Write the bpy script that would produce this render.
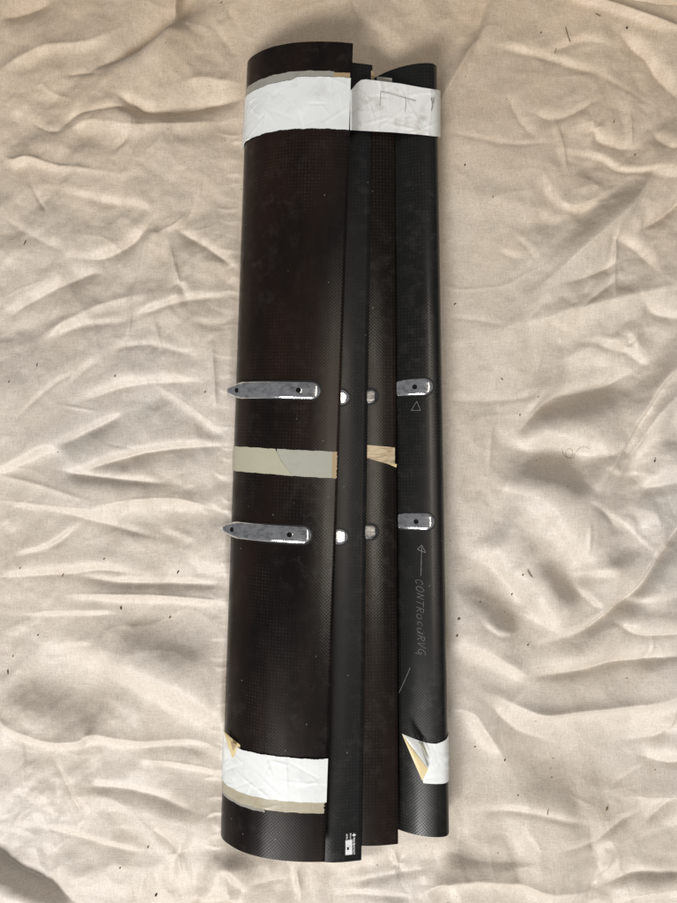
import bpy, bmesh, math, random
import numpy as np
from mathutils import Vector

random.seed(7)
rng = np.random.default_rng(7)
C = bpy.context.scene.collection
for o in list(bpy.data.objects):
    bpy.data.objects.remove(o)

# ------------------------------------------------------------------ camera
CAM_Z = 0.888
FPX = 678.0                      # focal length in photograph pixels
CX, CY = 338.5, 451.5
cam_d = bpy.data.cameras.new("camera")
cam = bpy.data.objects.new("camera", cam_d)
C.objects.link(cam)
cam.location = (0, 0, CAM_Z)
cam.rotation_euler = (0, 0, 0)
cam_d.angle = 2 * math.atan(451.5 / FPX)
cam_d.clip_start = 0.02
cam_d.clip_end = 60
bpy.context.scene.camera = cam

# ------------------------------------------------------------------ world and lamps
world = bpy.data.worlds.new("World")
bpy.context.scene.world = world
world.use_nodes = True
bg = world.node_tree.nodes["Background"]
bg.inputs[0].default_value = (0.96, 0.97, 1.0, 1)
bg.inputs[1].default_value = 0.19

LIGHT_AZ = Vector((-0.38, -0.925, 0)).normalized()        # towards the open side of the room

def area(name, loc, target, sx, sy, power, col):
    d = bpy.data.lights.new(name, 'AREA')
    d.shape = 'RECTANGLE'; d.size = sx; d.size_y = sy
    d.energy = power; d.color = col
    o = bpy.data.objects.new(name, d); C.objects.link(o)
    o.location = loc
    o.rotation_euler = (Vector(target) - Vector(loc)).to_track_quat('-Z', 'Y').to_euler()
    return o

area("window_light", (-1.55, -3.9, 3.25), (0, 0, 0), 2.2, 1.3, 303, (1.0, 0.985, 0.965))
area("ceiling_light", (0.52, -0.1, 3.0), (0.52, -0.1, 0), 0.20, 1.5, 24, (1.0, 0.90, 0.76))

sc = bpy.context.scene
sc.view_settings.view_transform = 'Standard'
sc.view_settings.look = 'None'
sc.view_settings.gamma = 1
sc.view_settings.use_curve_mapping = False
sc.view_settings.exposure = 0.0

# ------------------------------------------------------------------ helpers
def tag(o, label=None, cat=None, group=None, kind=None):
    if label: o["label"] = label
    if cat: o["category"] = cat
    if group: o["group"] = group
    if kind: o["kind"] = kind
    return o

def empty(name, loc=(0, 0, 0), rz=0.0):
    o = bpy.data.objects.new(name, None)
    C.objects.link(o)
    o.location = loc; o.rotation_euler = (0, 0, rz)
    o.empty_display_size = 0.02
    return o

def mesh_obj(name, verts, faces, mat, parent=None, smooth=True, uvs=None):
    me = bpy.data.meshes.new(name)
    me.from_pydata([tuple(v) for v in verts], [], [tuple(f) for f in faces])
    me.update()
    if smooth:
        me.polygons.foreach_set("use_smooth", [True] * len(me.polygons))
    if uvs is not None:
        uv = me.uv_layers.new(name="UVMap")
        li = np.zeros(len(me.loops), dtype=np.int32)
        me.loops.foreach_get("vertex_index", li)
        uv.data.foreach_set("uv", np.asarray(uvs, dtype=np.float32)[li].ravel())
    o = bpy.data.objects.new(name, me)
    C.objects.link(o)
    if mat: me.materials.append(mat)
    if parent: o.parent = parent
    return o

def catmull(pts, n=8):
    P = [np.array(p, float) for p in pts]
    P = [2 * P[0] - P[1]] + P + [2 * P[-1] - P[-2]]
    out = []
    for i in range(1, len(P) - 2):
        for k in range(n):
            t = k / n
            a, b, c, d = P[i - 1], P[i], P[i + 1], P[i + 2]
            out.append(0.5 * ((2 * b) + (-a + c) * t + (2 * a - 5 * b + 4 * c - d) * t * t + (-a + 3 * b - 3 * c + d) * t ** 3))
    out.append(P[-2])
    return np.array(out)

def px2w(px, py, z=0.0):
    d = CAM_Z - z
    return ((px - CX) * d / FPX, (CY - py) * d / FPX)

# ---- node helpers
class NT:
    def __init__(self, name):
        self.m = bpy.data.materials.new(name)
        self.m.use_nodes = True
        self.t = self.m.node_tree
        self.b = self.t.nodes["Principled BSDF"]
    def n(self, typ, **kw):
        nd = self.t.nodes.new(typ)
        for k, v in kw.items():
            setattr(nd, k, v)
        return nd
    def l(self, a, b): self.t.links.new(a, b)
    def math(self, op, a, b=None, clamp=False):
        nd = self.n('ShaderNodeMath', operation=op); nd.use_clamp = clamp
        for i, v in enumerate((a, b)):
            if v is None: continue
            if isinstance(v, (int, float)): nd.inputs[i].default_value = v
            else: self.l(v, nd.inputs[i])
        return nd.outputs[0]
    def ramp(self, fac, stops):
        nd = self.n('ShaderNodeValToRGB')
        cr = nd.color_ramp
        while len(cr.elements) > 1: cr.elements.remove(cr.elements[-1])
        cr.elements[0].position = stops[0][0]; cr.elements[0].color = stops[0][1]
        for p, c in stops[1:]:
            e = cr.elements.new(p); e.color = c
        self.l(fac, nd.inputs[0])
        return nd.outputs[0]
    def noise(self, vec, scale, detail=4, rough=0.55, dist=0.0):
        nd = self.n('ShaderNodeTexNoise')
        nd.inputs['Scale'].default_value = scale
        nd.inputs['Detail'].default_value = detail
        nd.inputs['Roughness'].default_value = rough
        nd.inputs['Distortion'].default_value = dist
        self.l(vec, nd.inputs['Vector'])
        return nd.outputs['Fac']
    def mix(self, fac, a, b, blend='MIX'):
        nd = self.n('ShaderNodeMix', data_type='RGBA', blend_type=blend)
        for sock, v in ((nd.inputs['Factor'], fac), (nd.inputs['A'], a), (nd.inputs['B'], b)):
            pass
        ins = [s for s in nd.inputs if s.enabled]
        # Factor, A, B are the enabled sockets for RGBA
        for s, v in zip((nd.inputs[0], nd.inputs[6], nd.inputs[7]), (fac, a, b)):
            if isinstance(v, (int, float)): s.default_value = v
            elif isinstance(v, tuple): s.default_value = v
            else: self.l(v, s)
        return nd.outputs[2]
    def mapping(self, vec, scale=(1, 1, 1), rot=(0, 0, 0), loc=(0, 0, 0)):
        nd = self.n('ShaderNodeMapping')
        nd.inputs['Scale'].default_value = scale
        nd.inputs['Rotation'].default_value = rot
        nd.inputs['Location'].default_value = loc
        self.l(vec, nd.inputs['Vector'])
        return nd.outputs[0]
    def bump(self, h, dist, strength=1.0, normal=None):
        nd = self.n('ShaderNodeBump')
        nd.inputs['Strength'].default_value = strength
        nd.inputs['Distance'].default_value = dist
        self.l(h, nd.inputs['Height'])
        if normal: self.l(normal, nd.inputs['Normal'])
        return nd.outputs[0]

def rgb(r, g, b): return (r, g, b, 1)

def set_in(b, **kw):
    for k, v in kw.items():
        b.inputs[k.replace('_', ' ')].default_value = v

# ---- materials
def mat_canvas():
    q = NT("canvas")
    tc = q.n('ShaderNodeTexCoord'); co = tc.outputs['Object']
    big = q.noise(co, 3.2, 4, 0.55, 0.3)
    mid = q.noise(q.mapping(co, loc=(4, 1, 0)), 16, 5, 0.6)
    fine = q.noise(q.mapping(co, loc=(2, 7, 0)), 420, 3, 0.7)
    col = q.ramp(big, [(0.30, rgb(0.60, 0.535, 0.46)), (0.52, rgb(0.62, 0.57, 0.51)), (0.72, rgb(0.615, 0.58, 0.54))])
    # browner tint, stronger toward the hem end of the sheet
    sep = q.n('ShaderNodeSeparateXYZ'); q.l(co, sep.inputs[0])
    yy = q.math('MULTIPLY_ADD', sep.outputs[1], 1.6)
    q.t.nodes[-1].inputs[2].default_value = -0.32
    st = q.math('MULTIPLY', q.math('ADD', yy, q.math('MULTIPLY', mid, 0.5)), 1.0, True)
    col = q.mix(q.math('MULTIPLY', st, 0.85), col, rgb(0.53, 0.405, 0.275))
    blot = q.ramp(mid, [(0.34, rgb(1, 1, 1)), (0.5, rgb(0, 0, 0))])
    col = q.mix(q.math('MULTIPLY', blot, 0.16), col, rgb(0.42, 0.34, 0.26))
    blot2 = q.ramp(q.noise(q.mapping(co, loc=(9, 3, 2)), 42, 4, 0.62), [(0.52, rgb(0, 0, 0)), (0.72, rgb(1, 1, 1))])
    col = q.mix(q.math('MULTIPLY', blot2, 0.22), col, rgb(0.72, 0.64, 0.54))
    # threads
    wu = q.n('ShaderNodeTexWave', wave_type='BANDS', bands_direction='X'); wu.inputs['Scale'].default_value = 150; wu.inputs['Distortion'].default_value = 1.5; wu.inputs['Detail'].default_value = 2; wu.inputs['Detail Scale'].default_value = 3
    wv = q.n('ShaderNodeTexWave', wave_type='BANDS', bands_direction='Y'); wv.inputs['Scale'].default_value = 150; wv.inputs['Distortion'].default_value = 1.5; wv.inputs['Detail'].default_value = 2; wv.inputs['Detail Scale'].default_value = 3
    q.l(co, wu.inputs[0]); q.l(co, wv.inputs[0])
    slub_x = q.noise(q.mapping(co, scale=(900, 60, 1)), 1.0, 3, 0.6)
    slub_y = q.noise(q.mapping(co, scale=(60, 900, 1)), 1.0, 3, 0.6)
    weave = q.math('ADD', q.math('MULTIPLY', q.math('ADD', wu.outputs['Fac'], wv.outputs['Fac']), 0.35), q.math('MULTIPLY', q.math('ADD', slub_x, slub_y), 1.2))
    th = q.math('MULTIPLY', q.math('ADD', slub_x, slub_y), 0.5)
    thc = q.ramp(th, [(0.36, rgb(0.82, 0.80, 0.77)), (0.62, rgb(1.08, 1.08, 1.08))])
    col = q.mix(0.75, col, thc, 'MULTIPLY')
    fc = q.ramp(fine, [(0.30, rgb(0.68, 0.65, 0.61)), (0.58, rgb(1.10, 1.10, 1.10))])
    col = q.mix(0.42, col, fc, 'MULTIPLY')
    # tiny seed specks and dirt
    vo = q.n('ShaderNodeTexVoronoi'); vo.inputs['Scale'].default_value = 95
    q.l(co, vo.inputs['Vector'])
    sel = q.n('ShaderNodeSeparateColor'); q.l(vo.outputs['Color'], sel.inputs[0])
    pick = q.math('GREATER_THAN', sel.outputs[0], 0.86)
    rad = q.math('MULTIPLY', sel.outputs[1], 0.13)
    sp = q.math('MULTIPLY', pick, q.math('LESS_THAN', vo.outputs['Distance'], rad))
    col = q.mix(q.math('MULTIPLY', sp, q.math('MULTIPLY', sel.outputs[2], 0.75)), col, rgb(0.16, 0.10, 0.055))
    q.l(col, q.b.inputs['Base Color'])
    set_in(q.b, Roughness=0.52)
    q.b.inputs['Specular IOR Level'].default_value = 0.5
    q.b.inputs['Sheen Weight'].default_value = 0.12
    q.b.inputs['Sheen Roughness'].default_value = 0.4
    cr = q.noise(q.mapping(co, loc=(1, 2, 3)), 60, 5, 0.6, 0.4)
    rg = q.n('ShaderNodeTexNoise', noise_type='RIDGED_MULTIFRACTAL')
    rg.inputs['Scale'].default_value = 17; rg.inputs['Detail'].default_value = 4; rg.inputs['Roughness'].default_value = 0.45; rg.inputs['Distortion'].default_value = 0.5
    q.l(q.mapping(co, loc=(5, 2, 0), rot=(0, 0, 0.4), scale=(0.8, 1.25, 1)), rg.inputs['Vector'])
    n0 = q.bump(rg.outputs['Fac'], 0.0011, 0.42)
    n1 = q.bump(cr, 0.0012, 0.30, n0)
    n2 = q.bump(q.math('ADD', weave, q.math('MULTIPLY', fine, 2.0)), 0.00018, 0.45, n1)
    q.l(n2, q.b.inputs['Normal'])
    return q.m

def mat_carbon(name, base, hi, pitch, dot_lo, dot_hi, seed, rough=0.36, twill=0.0, brown=0.0, spec=0.3):
    q = NT(name)
    uvn = q.n('ShaderNodeUVMap'); uvn.uv_map = "UVMap"; co = uvn.outputs[0]
    tc = q.n('ShaderNodeTexCoord'); ob = tc.outputs['Object']
    sep = q.n('ShaderNodeSeparateXYZ'); q.l(co, sep.inputs[0])
    k = 2 * math.pi / pitch
    su = q.math('SINE', q.math('MULTIPLY', sep.outputs[0], k))
    sv = q.math('SINE', q.math('MULTIPLY', sep.outputs[1], k))
    prod = q.math('MULTIPLY', q.math('MULTIPLY_ADD', su, 0.5), 1.0)
    # plain weave: cells bulge, weave dots and glints at the crossings are put into the colour
    a = q.math('ADD', q.math('MULTIPLY', su, 0.5), 0.5)
    b = q.math('ADD', q.math('MULTIPLY', sv, 0.5), 0.5)
    cell = q.math('MULTIPLY', a, b)
    dots = q.math('POWER', cell, 2.6)
    nz = q.noise(q.mapping(ob, loc=(seed, seed * 2.1, 0), scale=(1, 0.45, 1)), 15, 4, 0.6)
    msk = q.ramp(nz, [(dot_lo, rgb(0, 0, 0)), (dot_hi, rgb(1, 1, 1))])
    per = q.noise(q.mapping(co, loc=(seed, 0, 0)), 330, 1, 0.5)
    per = q.ramp(per, [(0.36, rgb(0.15, 0.15, 0.15)), (0.62, rgb(1, 1, 1))])
    dm = q.math('MULTIPLY', q.math('MULTIPLY', dots, msk), per)
    mott = q.noise(q.mapping(ob, loc=(seed * 3, 1, 0), scale=(1, 0.3, 1)), 11, 4, 0.6)
    basec = q.mix(q.math('MULTIPLY', q.ramp(mott, [(0.4, rgb(0, 0, 0)), (0.7, rgb(1, 1, 1))]), brown), rgb(*base), rgb(0.030, 0.014, 0.009))  # brown mottling: warm gloss reflections put into the base colour
    c1 = q.mix(q.math('MULTIPLY', dm, 0.9), basec, rgb(*hi))
    # dust
    du = q.noise(q.mapping(ob, loc=(0, seed, 0)), 55, 6, 0.72)
    dus = q.math('MULTIPLY', q.ramp(du, [(0.50, rgb(0, 0, 0)), (0.80, rgb(1, 1, 1))]), q.ramp(q.noise(q.mapping(ob, loc=(seed, 2, 0), scale=(1, 0.5, 1)), 13, 3, 0.5), [(0.42, rgb(0.15, 0.15, 0.15)), (0.66, rgb(1, 1, 1))]))
    c2 = q.mix(q.math('MULTIPLY', dus, 0.17), c1, rgb(0.16, 0.15, 0.14))
    vo = q.n('ShaderNodeTexVoronoi'); vo.inputs['Scale'].default_value = 120; q.l(ob, vo.inputs['Vector'])
    sc_ = q.n('ShaderNodeSeparateColor'); q.l(vo.outputs['Color'], sc_.inputs[0])
    sp = q.math('MULTIPLY', q.math('GREATER_THAN', sc_.outputs[0], 0.955), q.math('LESS_THAN', vo.outputs['Distance'], 0.10))
    c3 = q.mix(q.math('MULTIPLY', sp, 0.5), c2, rgb(0.25, 0.23, 0.20))
    # faint lengthwise scuffs
    sf = q.noise(q.mapping(co, scale=(260, 9, 1), rot=(0, 0, 0.05)), 1.0, 3, 0.7)
    sfm = q.ramp(sf, [(0.66, rgb(0, 0, 0)), (0.82, rgb(1, 1, 1))])
    c4 = q.mix(q.math('MULTIPLY', sfm, 0.10), c3, rgb(0.10, 0.095, 0.09))
    q.l(c4, q.b.inputs['Base Color'])
    rr = q.ramp(mott, [(0.3, rgb(rough - 0.06,) * 1 if False else rgb(rough - 0.06, rough - 0.06, rough - 0.06)), (0.7, rgb(rough + 0.10, rough + 0.10, rough + 0.10))])
    rr2 = q.math('ADD', rr, q.math('MULTIPLY', dus, 0.12))
    q.l(rr2, q.b.inputs['Roughness'])
    q.b.inputs['Specular IOR Level'].default_value = spec
    # relief
    chk = q.math('MULTIPLY', su, sv)
    tw = q.math('SINE', q.math('MULTIPLY', q.math('ADD', sep.outputs[0], sep.outputs[1]), k * 0.75))
    h = q.math('ADD', chk, q.math('MULTIPLY', tw, twill))
    n1 = q.bump(h, 0.00009, 0.22)
    un = q.noise(q.mapping(ob, scale=(1, 0.35, 1), loc=(seed, 0, 0)), 26, 3, 0.5)
    n2 = q.bump(un, 0.0012, 0.25, n1)
    q.l(n2, q.b.inputs['Normal'])
    return q.m

def mat_metal(name, col=(0.93, 0.93, 0.94), rough=0.11):
    q = NT(name)
    tc = q.n('ShaderNodeTexCoord'); ob = tc.outputs['Object']
    sc1 = q.noise(q.mapping(ob, scale=(40, 420, 40)), 1.0, 4, 0.65)
    bl = q.noise(q.mapping(ob, scale=(0.6, 1, 1)), 150, 4, 0.65)
    c = q.ramp(bl, [(0.32, rgb(col[0] * 0.50, col[1] * 0.49, col[2] * 0.49)), (0.56, rgb(*col))])
    q.l(c, q.b.inputs['Base Color'])
    set_in(q.b, Metallic=1.0)
    r = q.ramp(sc1, [(0.3, rgb(rough * 0.7, 0, 0)), (0.7, rgb(rough * 1.9, 0, 0))])
    sr = q.n('ShaderNodeSeparateColor'); q.l(r, sr.inputs[0])
    q.l(sr.outputs[0], q.b.inputs['Roughness'])
    n1 = q.bump(q.math('ADD', q.math('MULTIPLY', sc1, 0.4), bl), 0.0007, 0.15)
    big = q.noise(ob, 60, 3, 0.5)
    n2 = q.bump(big, 0.0016, 0.4, n1)
    q.l(n2, q.b.inputs['Normal'])
    return q.m

def mat_plain(name, col, rough=0.6, spec=0.4, grain=None, metal=0.0):
    q = NT(name)
    tc = q.n('ShaderNodeTexCoord'); ob = tc.outputs['Object']
    nz = q.noise(ob, grain or 90, 4, 0.6)
    c = q.ramp(nz, [(0.30, rgb(*[v * 0.78 for v in col])), (0.65, rgb(*[min(v * 1.12, 0.95) for v in col]))])
    q.l(c, q.b.inputs['Base Color'])
    set_in(q.b, Roughness=rough, Metallic=metal)
    q.b.inputs['Specular IOR Level'].default_value = spec
    return q.m

def mat_tape(name, col, dirt, rough=0.42, dirt_amt=0.35, streak=0.0, alpha=1.0, scale=45, crease=0.5):
    q = NT(name)
    tc = q.n('ShaderNodeTexCoord'); ob = tc.outputs['Object']
    n1 = q.noise(ob, scale, 5, 0.65)
    n2 = q.noise(q.mapping(ob, loc=(3, 1, 2)), 210, 4, 0.7)
    m = q.ramp(n1, [(0.54, rgb(0, 0, 0)), (0.78, rgb(1, 1, 1))])
    sp = q.ramp(n2, [(0.66, rgb(0, 0, 0)), (0.76, rgb(1, 1, 1))])
    c = q.mix(q.math('MULTIPLY', m, dirt_amt), rgb(*col), rgb(*dirt))
    c = q.mix(q.math('MULTIPLY', sp, dirt_amt * 0.8), c, rgb(dirt[0] * .5, dirt[1] * .5, dirt[2] * .5))
    if streak > 0:
        s = q.noise(q.mapping(ob, scale=(60, 420, 60), rot=(0, 0, 0.45)), 1.0, 3, 0.6, 0.6)
        sm = q.ramp(s, [(0.45, rgb(0, 0, 0)), (0.62, rgb(1, 1, 1))])
        c = q.mix(q.math('MULTIPLY', sm, streak), c, rgb(0.20, 0.12, 0.05))
    q.l(c, q.b.inputs['Base Color'])
    set_in(q.b, Roughness=rough)
    q.b.inputs['Specular IOR Level'].default_value = 0.4
    if alpha < 1: q.b.inputs['Alpha'].default_value = alpha
    w = q.noise(q.mapping(ob, rot=(0, 0, 0.6), scale=(1, 0.4, 1)), 70, 4, 0.6, 0.5)
    q.l(q.bump(w, 0.0010, crease * 0.9), q.b.inputs['Normal'])
    return q.m

M_canvas = mat_canvas()
M_c1 = mat_carbon("carbon_wide", (0.0040, 0.0030, 0.0026), (0.060, 0.047, 0.040), 0.0042, 0.48, 0.76, 1.3, 0.25, 0.0, 0.45, 0.22)
M_c2 = mat_carbon("carbon_slate", (0.0072, 0.0072, 0.0076), (0.036, 0.036, 0.036), 0.0042, 0.40, 0.75, 5.1, 0.34, 0.25, 0.0, 0.26)
M_c3 = mat_carbon("carbon_brown", (0.0062, 0.0044, 0.0034), (0.050, 0.041, 0.033), 0.0042, 0.42, 0.72, 9.7, 0.24, 0.0, 0.3, 0.19)
M_c4 = mat_carbon("carbon_black", (0.0048, 0.0048, 0.0044), (0.042, 0.041, 0.036), 0.0042, 0.40, 0.70, 3.4, 0.27, 0.15, 0.0, 0.42)
M_chrome = mat_metal("chrome")
M_chrome_dull = mat_metal("chrome_dull", (0.20, 0.20, 0.20), 0.26)
M_hole = mat_plain("hole_shade", (0.006, 0.006, 0.006), 0.8, 0.1)
M_pocket = mat_plain("pocket_shade", (0.006, 0.006, 0.006), 0.45, 0.3)
M_white = mat_tape("white_tape", (0.74, 0.765, 0.765), (0.42, 0.41, 0.39), 0.38, 0.42)
M_white_dirty = mat_tape("white_tape_dirty", (0.73, 0.735, 0.725), (0.33, 0.30, 0.26), 0.4, 0.8)
M_clear = mat_tape("grey_clear_tape", (0.30, 0.29, 0.26), (0.15, 0.13, 0.10), 0.25, 0.4)
M_beige_clear = mat_tape("beige_clear_tape", (0.42, 0.385, 0.295), (0.32, 0.25, 0.15), 0.25, 0.5)
M_mask_beige = mat_tape("masking_beige", (0.42, 0.41, 0.31), (0.36, 0.32, 0.24), 0.6, 0.5, crease=0.25)
M_mask_grey = mat_tape("masking_grey", (0.38, 0.38, 0.325), (0.28, 0.27, 0.23), 0.6, 0.5, crease=0.25)
M_glue = mat_tape("brown_glue", (0.37, 0.275, 0.16), (0.22, 0.14, 0.07), 0.45, 0.7)
M_cream = mat_tape("cream_adhesive", (0.66, 0.55, 0.30), (0.50, 0.36, 0.16), 0.45, 0.35)
M_wood = mat_tape("streaky_masking", (0.55, 0.45, 0.30), (0.34, 0.24, 0.13), 0.55, 0.4, 0.55)
M_chalk = mat_plain("chalk_pencil", (0.18, 0.18, 0.18), 0.8, 0.2, 900)
M_label_black = mat_plain("sticker_black", (0.010, 0.010, 0.011), 0.3, 0.5)
M_label_white = mat_plain("sticker_white", (0.78, 0.79, 0.80), 0.35, 0.4)
M_chip = mat_plain("debris_dark", (0.07, 0.05, 0.035), 0.85, 0.2, 400)
M_chip_b = mat_plain("debris_brown", (0.20, 0.14, 0.08), 0.85, 0.2, 400)
M_floor = mat_plain("concrete", (0.30, 0.29, 0.27), 0.8, 0.3, 12)

# ------------------------------------------------------------------ floor and cloth
fl = mesh_obj("floor", [(-3, -3, -0.06), (3, -3, -0.06), (3, 3, -0.06), (-3, 3, -0.06)], [(0, 1, 2, 3)], M_floor, smooth=False)
tag(fl, kind="structure")

STEP = 1.1
PX0, PX1, PY0, PY1 = -130, 808, -130, 1034
gx = np.arange(PX0, PX1, STEP); gy = np.arange(PY0, PY1, STEP)
NX, NY = len(gx), len(gy)
GX, GY = np.meshgrid(gx, gy)                    # photograph-scaled sheet coordinates, y downwards
B = np.zeros((NY, NX)); CREST = np.zeros((NY, NX))
az = np.array([LIGHT_AZ.x, -LIGHT_AZ.y])        # the same in sheet coordinates
UP = np.array([-0.35, -0.937])                  # the flank of a crease nearer the sheet's far hem

def fold(pts, aU, wU, aD, wD, fade=0.25):
    """one crease of the sheet: how far its upper (aU) and lower (aD) flank tip toward the light, and over what width"""
    P = catmull(pts, 6)
    wU = wU * 0.78 if wU < 13 else wU; wD = wD * 0.78 if wD < 13 else wD
    if wU < 9: aU = aU * (1.15 if aU > 0 else 0.5)          # small creases read as thin raised lines
    if wD < 9: aD = aD * (1.15 if aD > 0 else 0.5)
    m = 2.6 * max(wU, wD) + 3
    i0 = max(int((P[:, 0].min() - m - PX0) / STEP), 0); i1 = min(int((P[:, 0].max() + m - PX0) / STEP) + 1, NX)
    j0 = max(int((P[:, 1].min() - m - PY0) / STEP), 0); j1 = min(int((P[:, 1].max() + m - PY0) / STEP) + 1, NY)
    if i1 <= i0 or j1 <= j0: return
    X = GX[j0:j1, i0:i1]; Y = GY[j0:j1, i0:i1]
    best = np.full(X.shape, 1e9); sgn = np.zeros(X.shape); tt = np.zeros(X.shape)
    n = len(P) - 1
    for k in range(n):
        ax, ay = P[k]; bx, by = P[k + 1]
        dx, dy = bx - ax, by - ay
        L2 = dx * dx + dy * dy + 1e-9
        t = np.clip(((X - ax) * dx + (Y - ay) * dy) / L2, 0, 1)
        ex = X - (ax + t * dx); ey = Y - (ay + t * dy)
        d = np.hypot(ex, ey)
        nx_, ny_ = -dy, dx
        if nx_ * UP[0] + ny_ * UP[1] < 0: nx_, ny_ = -nx_, -ny_
        s = ex * nx_ + ey * ny_
        m_ = d < best
        best[m_] = d[m_]; sgn[m_] = s[m_]; tt[m_] = (k + t[m_]) / n
    env = np.clip(np.minimum(tt, 1 - tt) / fade, 0, 1); env = env * env * (3 - 2 * env) * 0.85 + 0.15
    U = aU * np.exp(-(best / wU) ** 2); D = aD * np.exp(-(best / wD) ** 2)
    # cross over within about 1.2 px so the crest is crisp without aliasing
    sm = 0.5 + 0.5 * np.tanh(np.where(sgn >= 0, best, -best) / 0.8)
    B[j0:j1, i0:i1] += (U * sm + D * (1 - sm)) * env
    if min(wU, wD) < 6:           # the cloth is pinched into a hard line along the sharper creases
        CREST[j0:j1, i0:i1] += min(1.0, max(abs(aU), abs(aD))) * np.exp(-(best / 1.5) ** 2) * env * np.sign(aU + aD + 1e-6)

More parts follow.
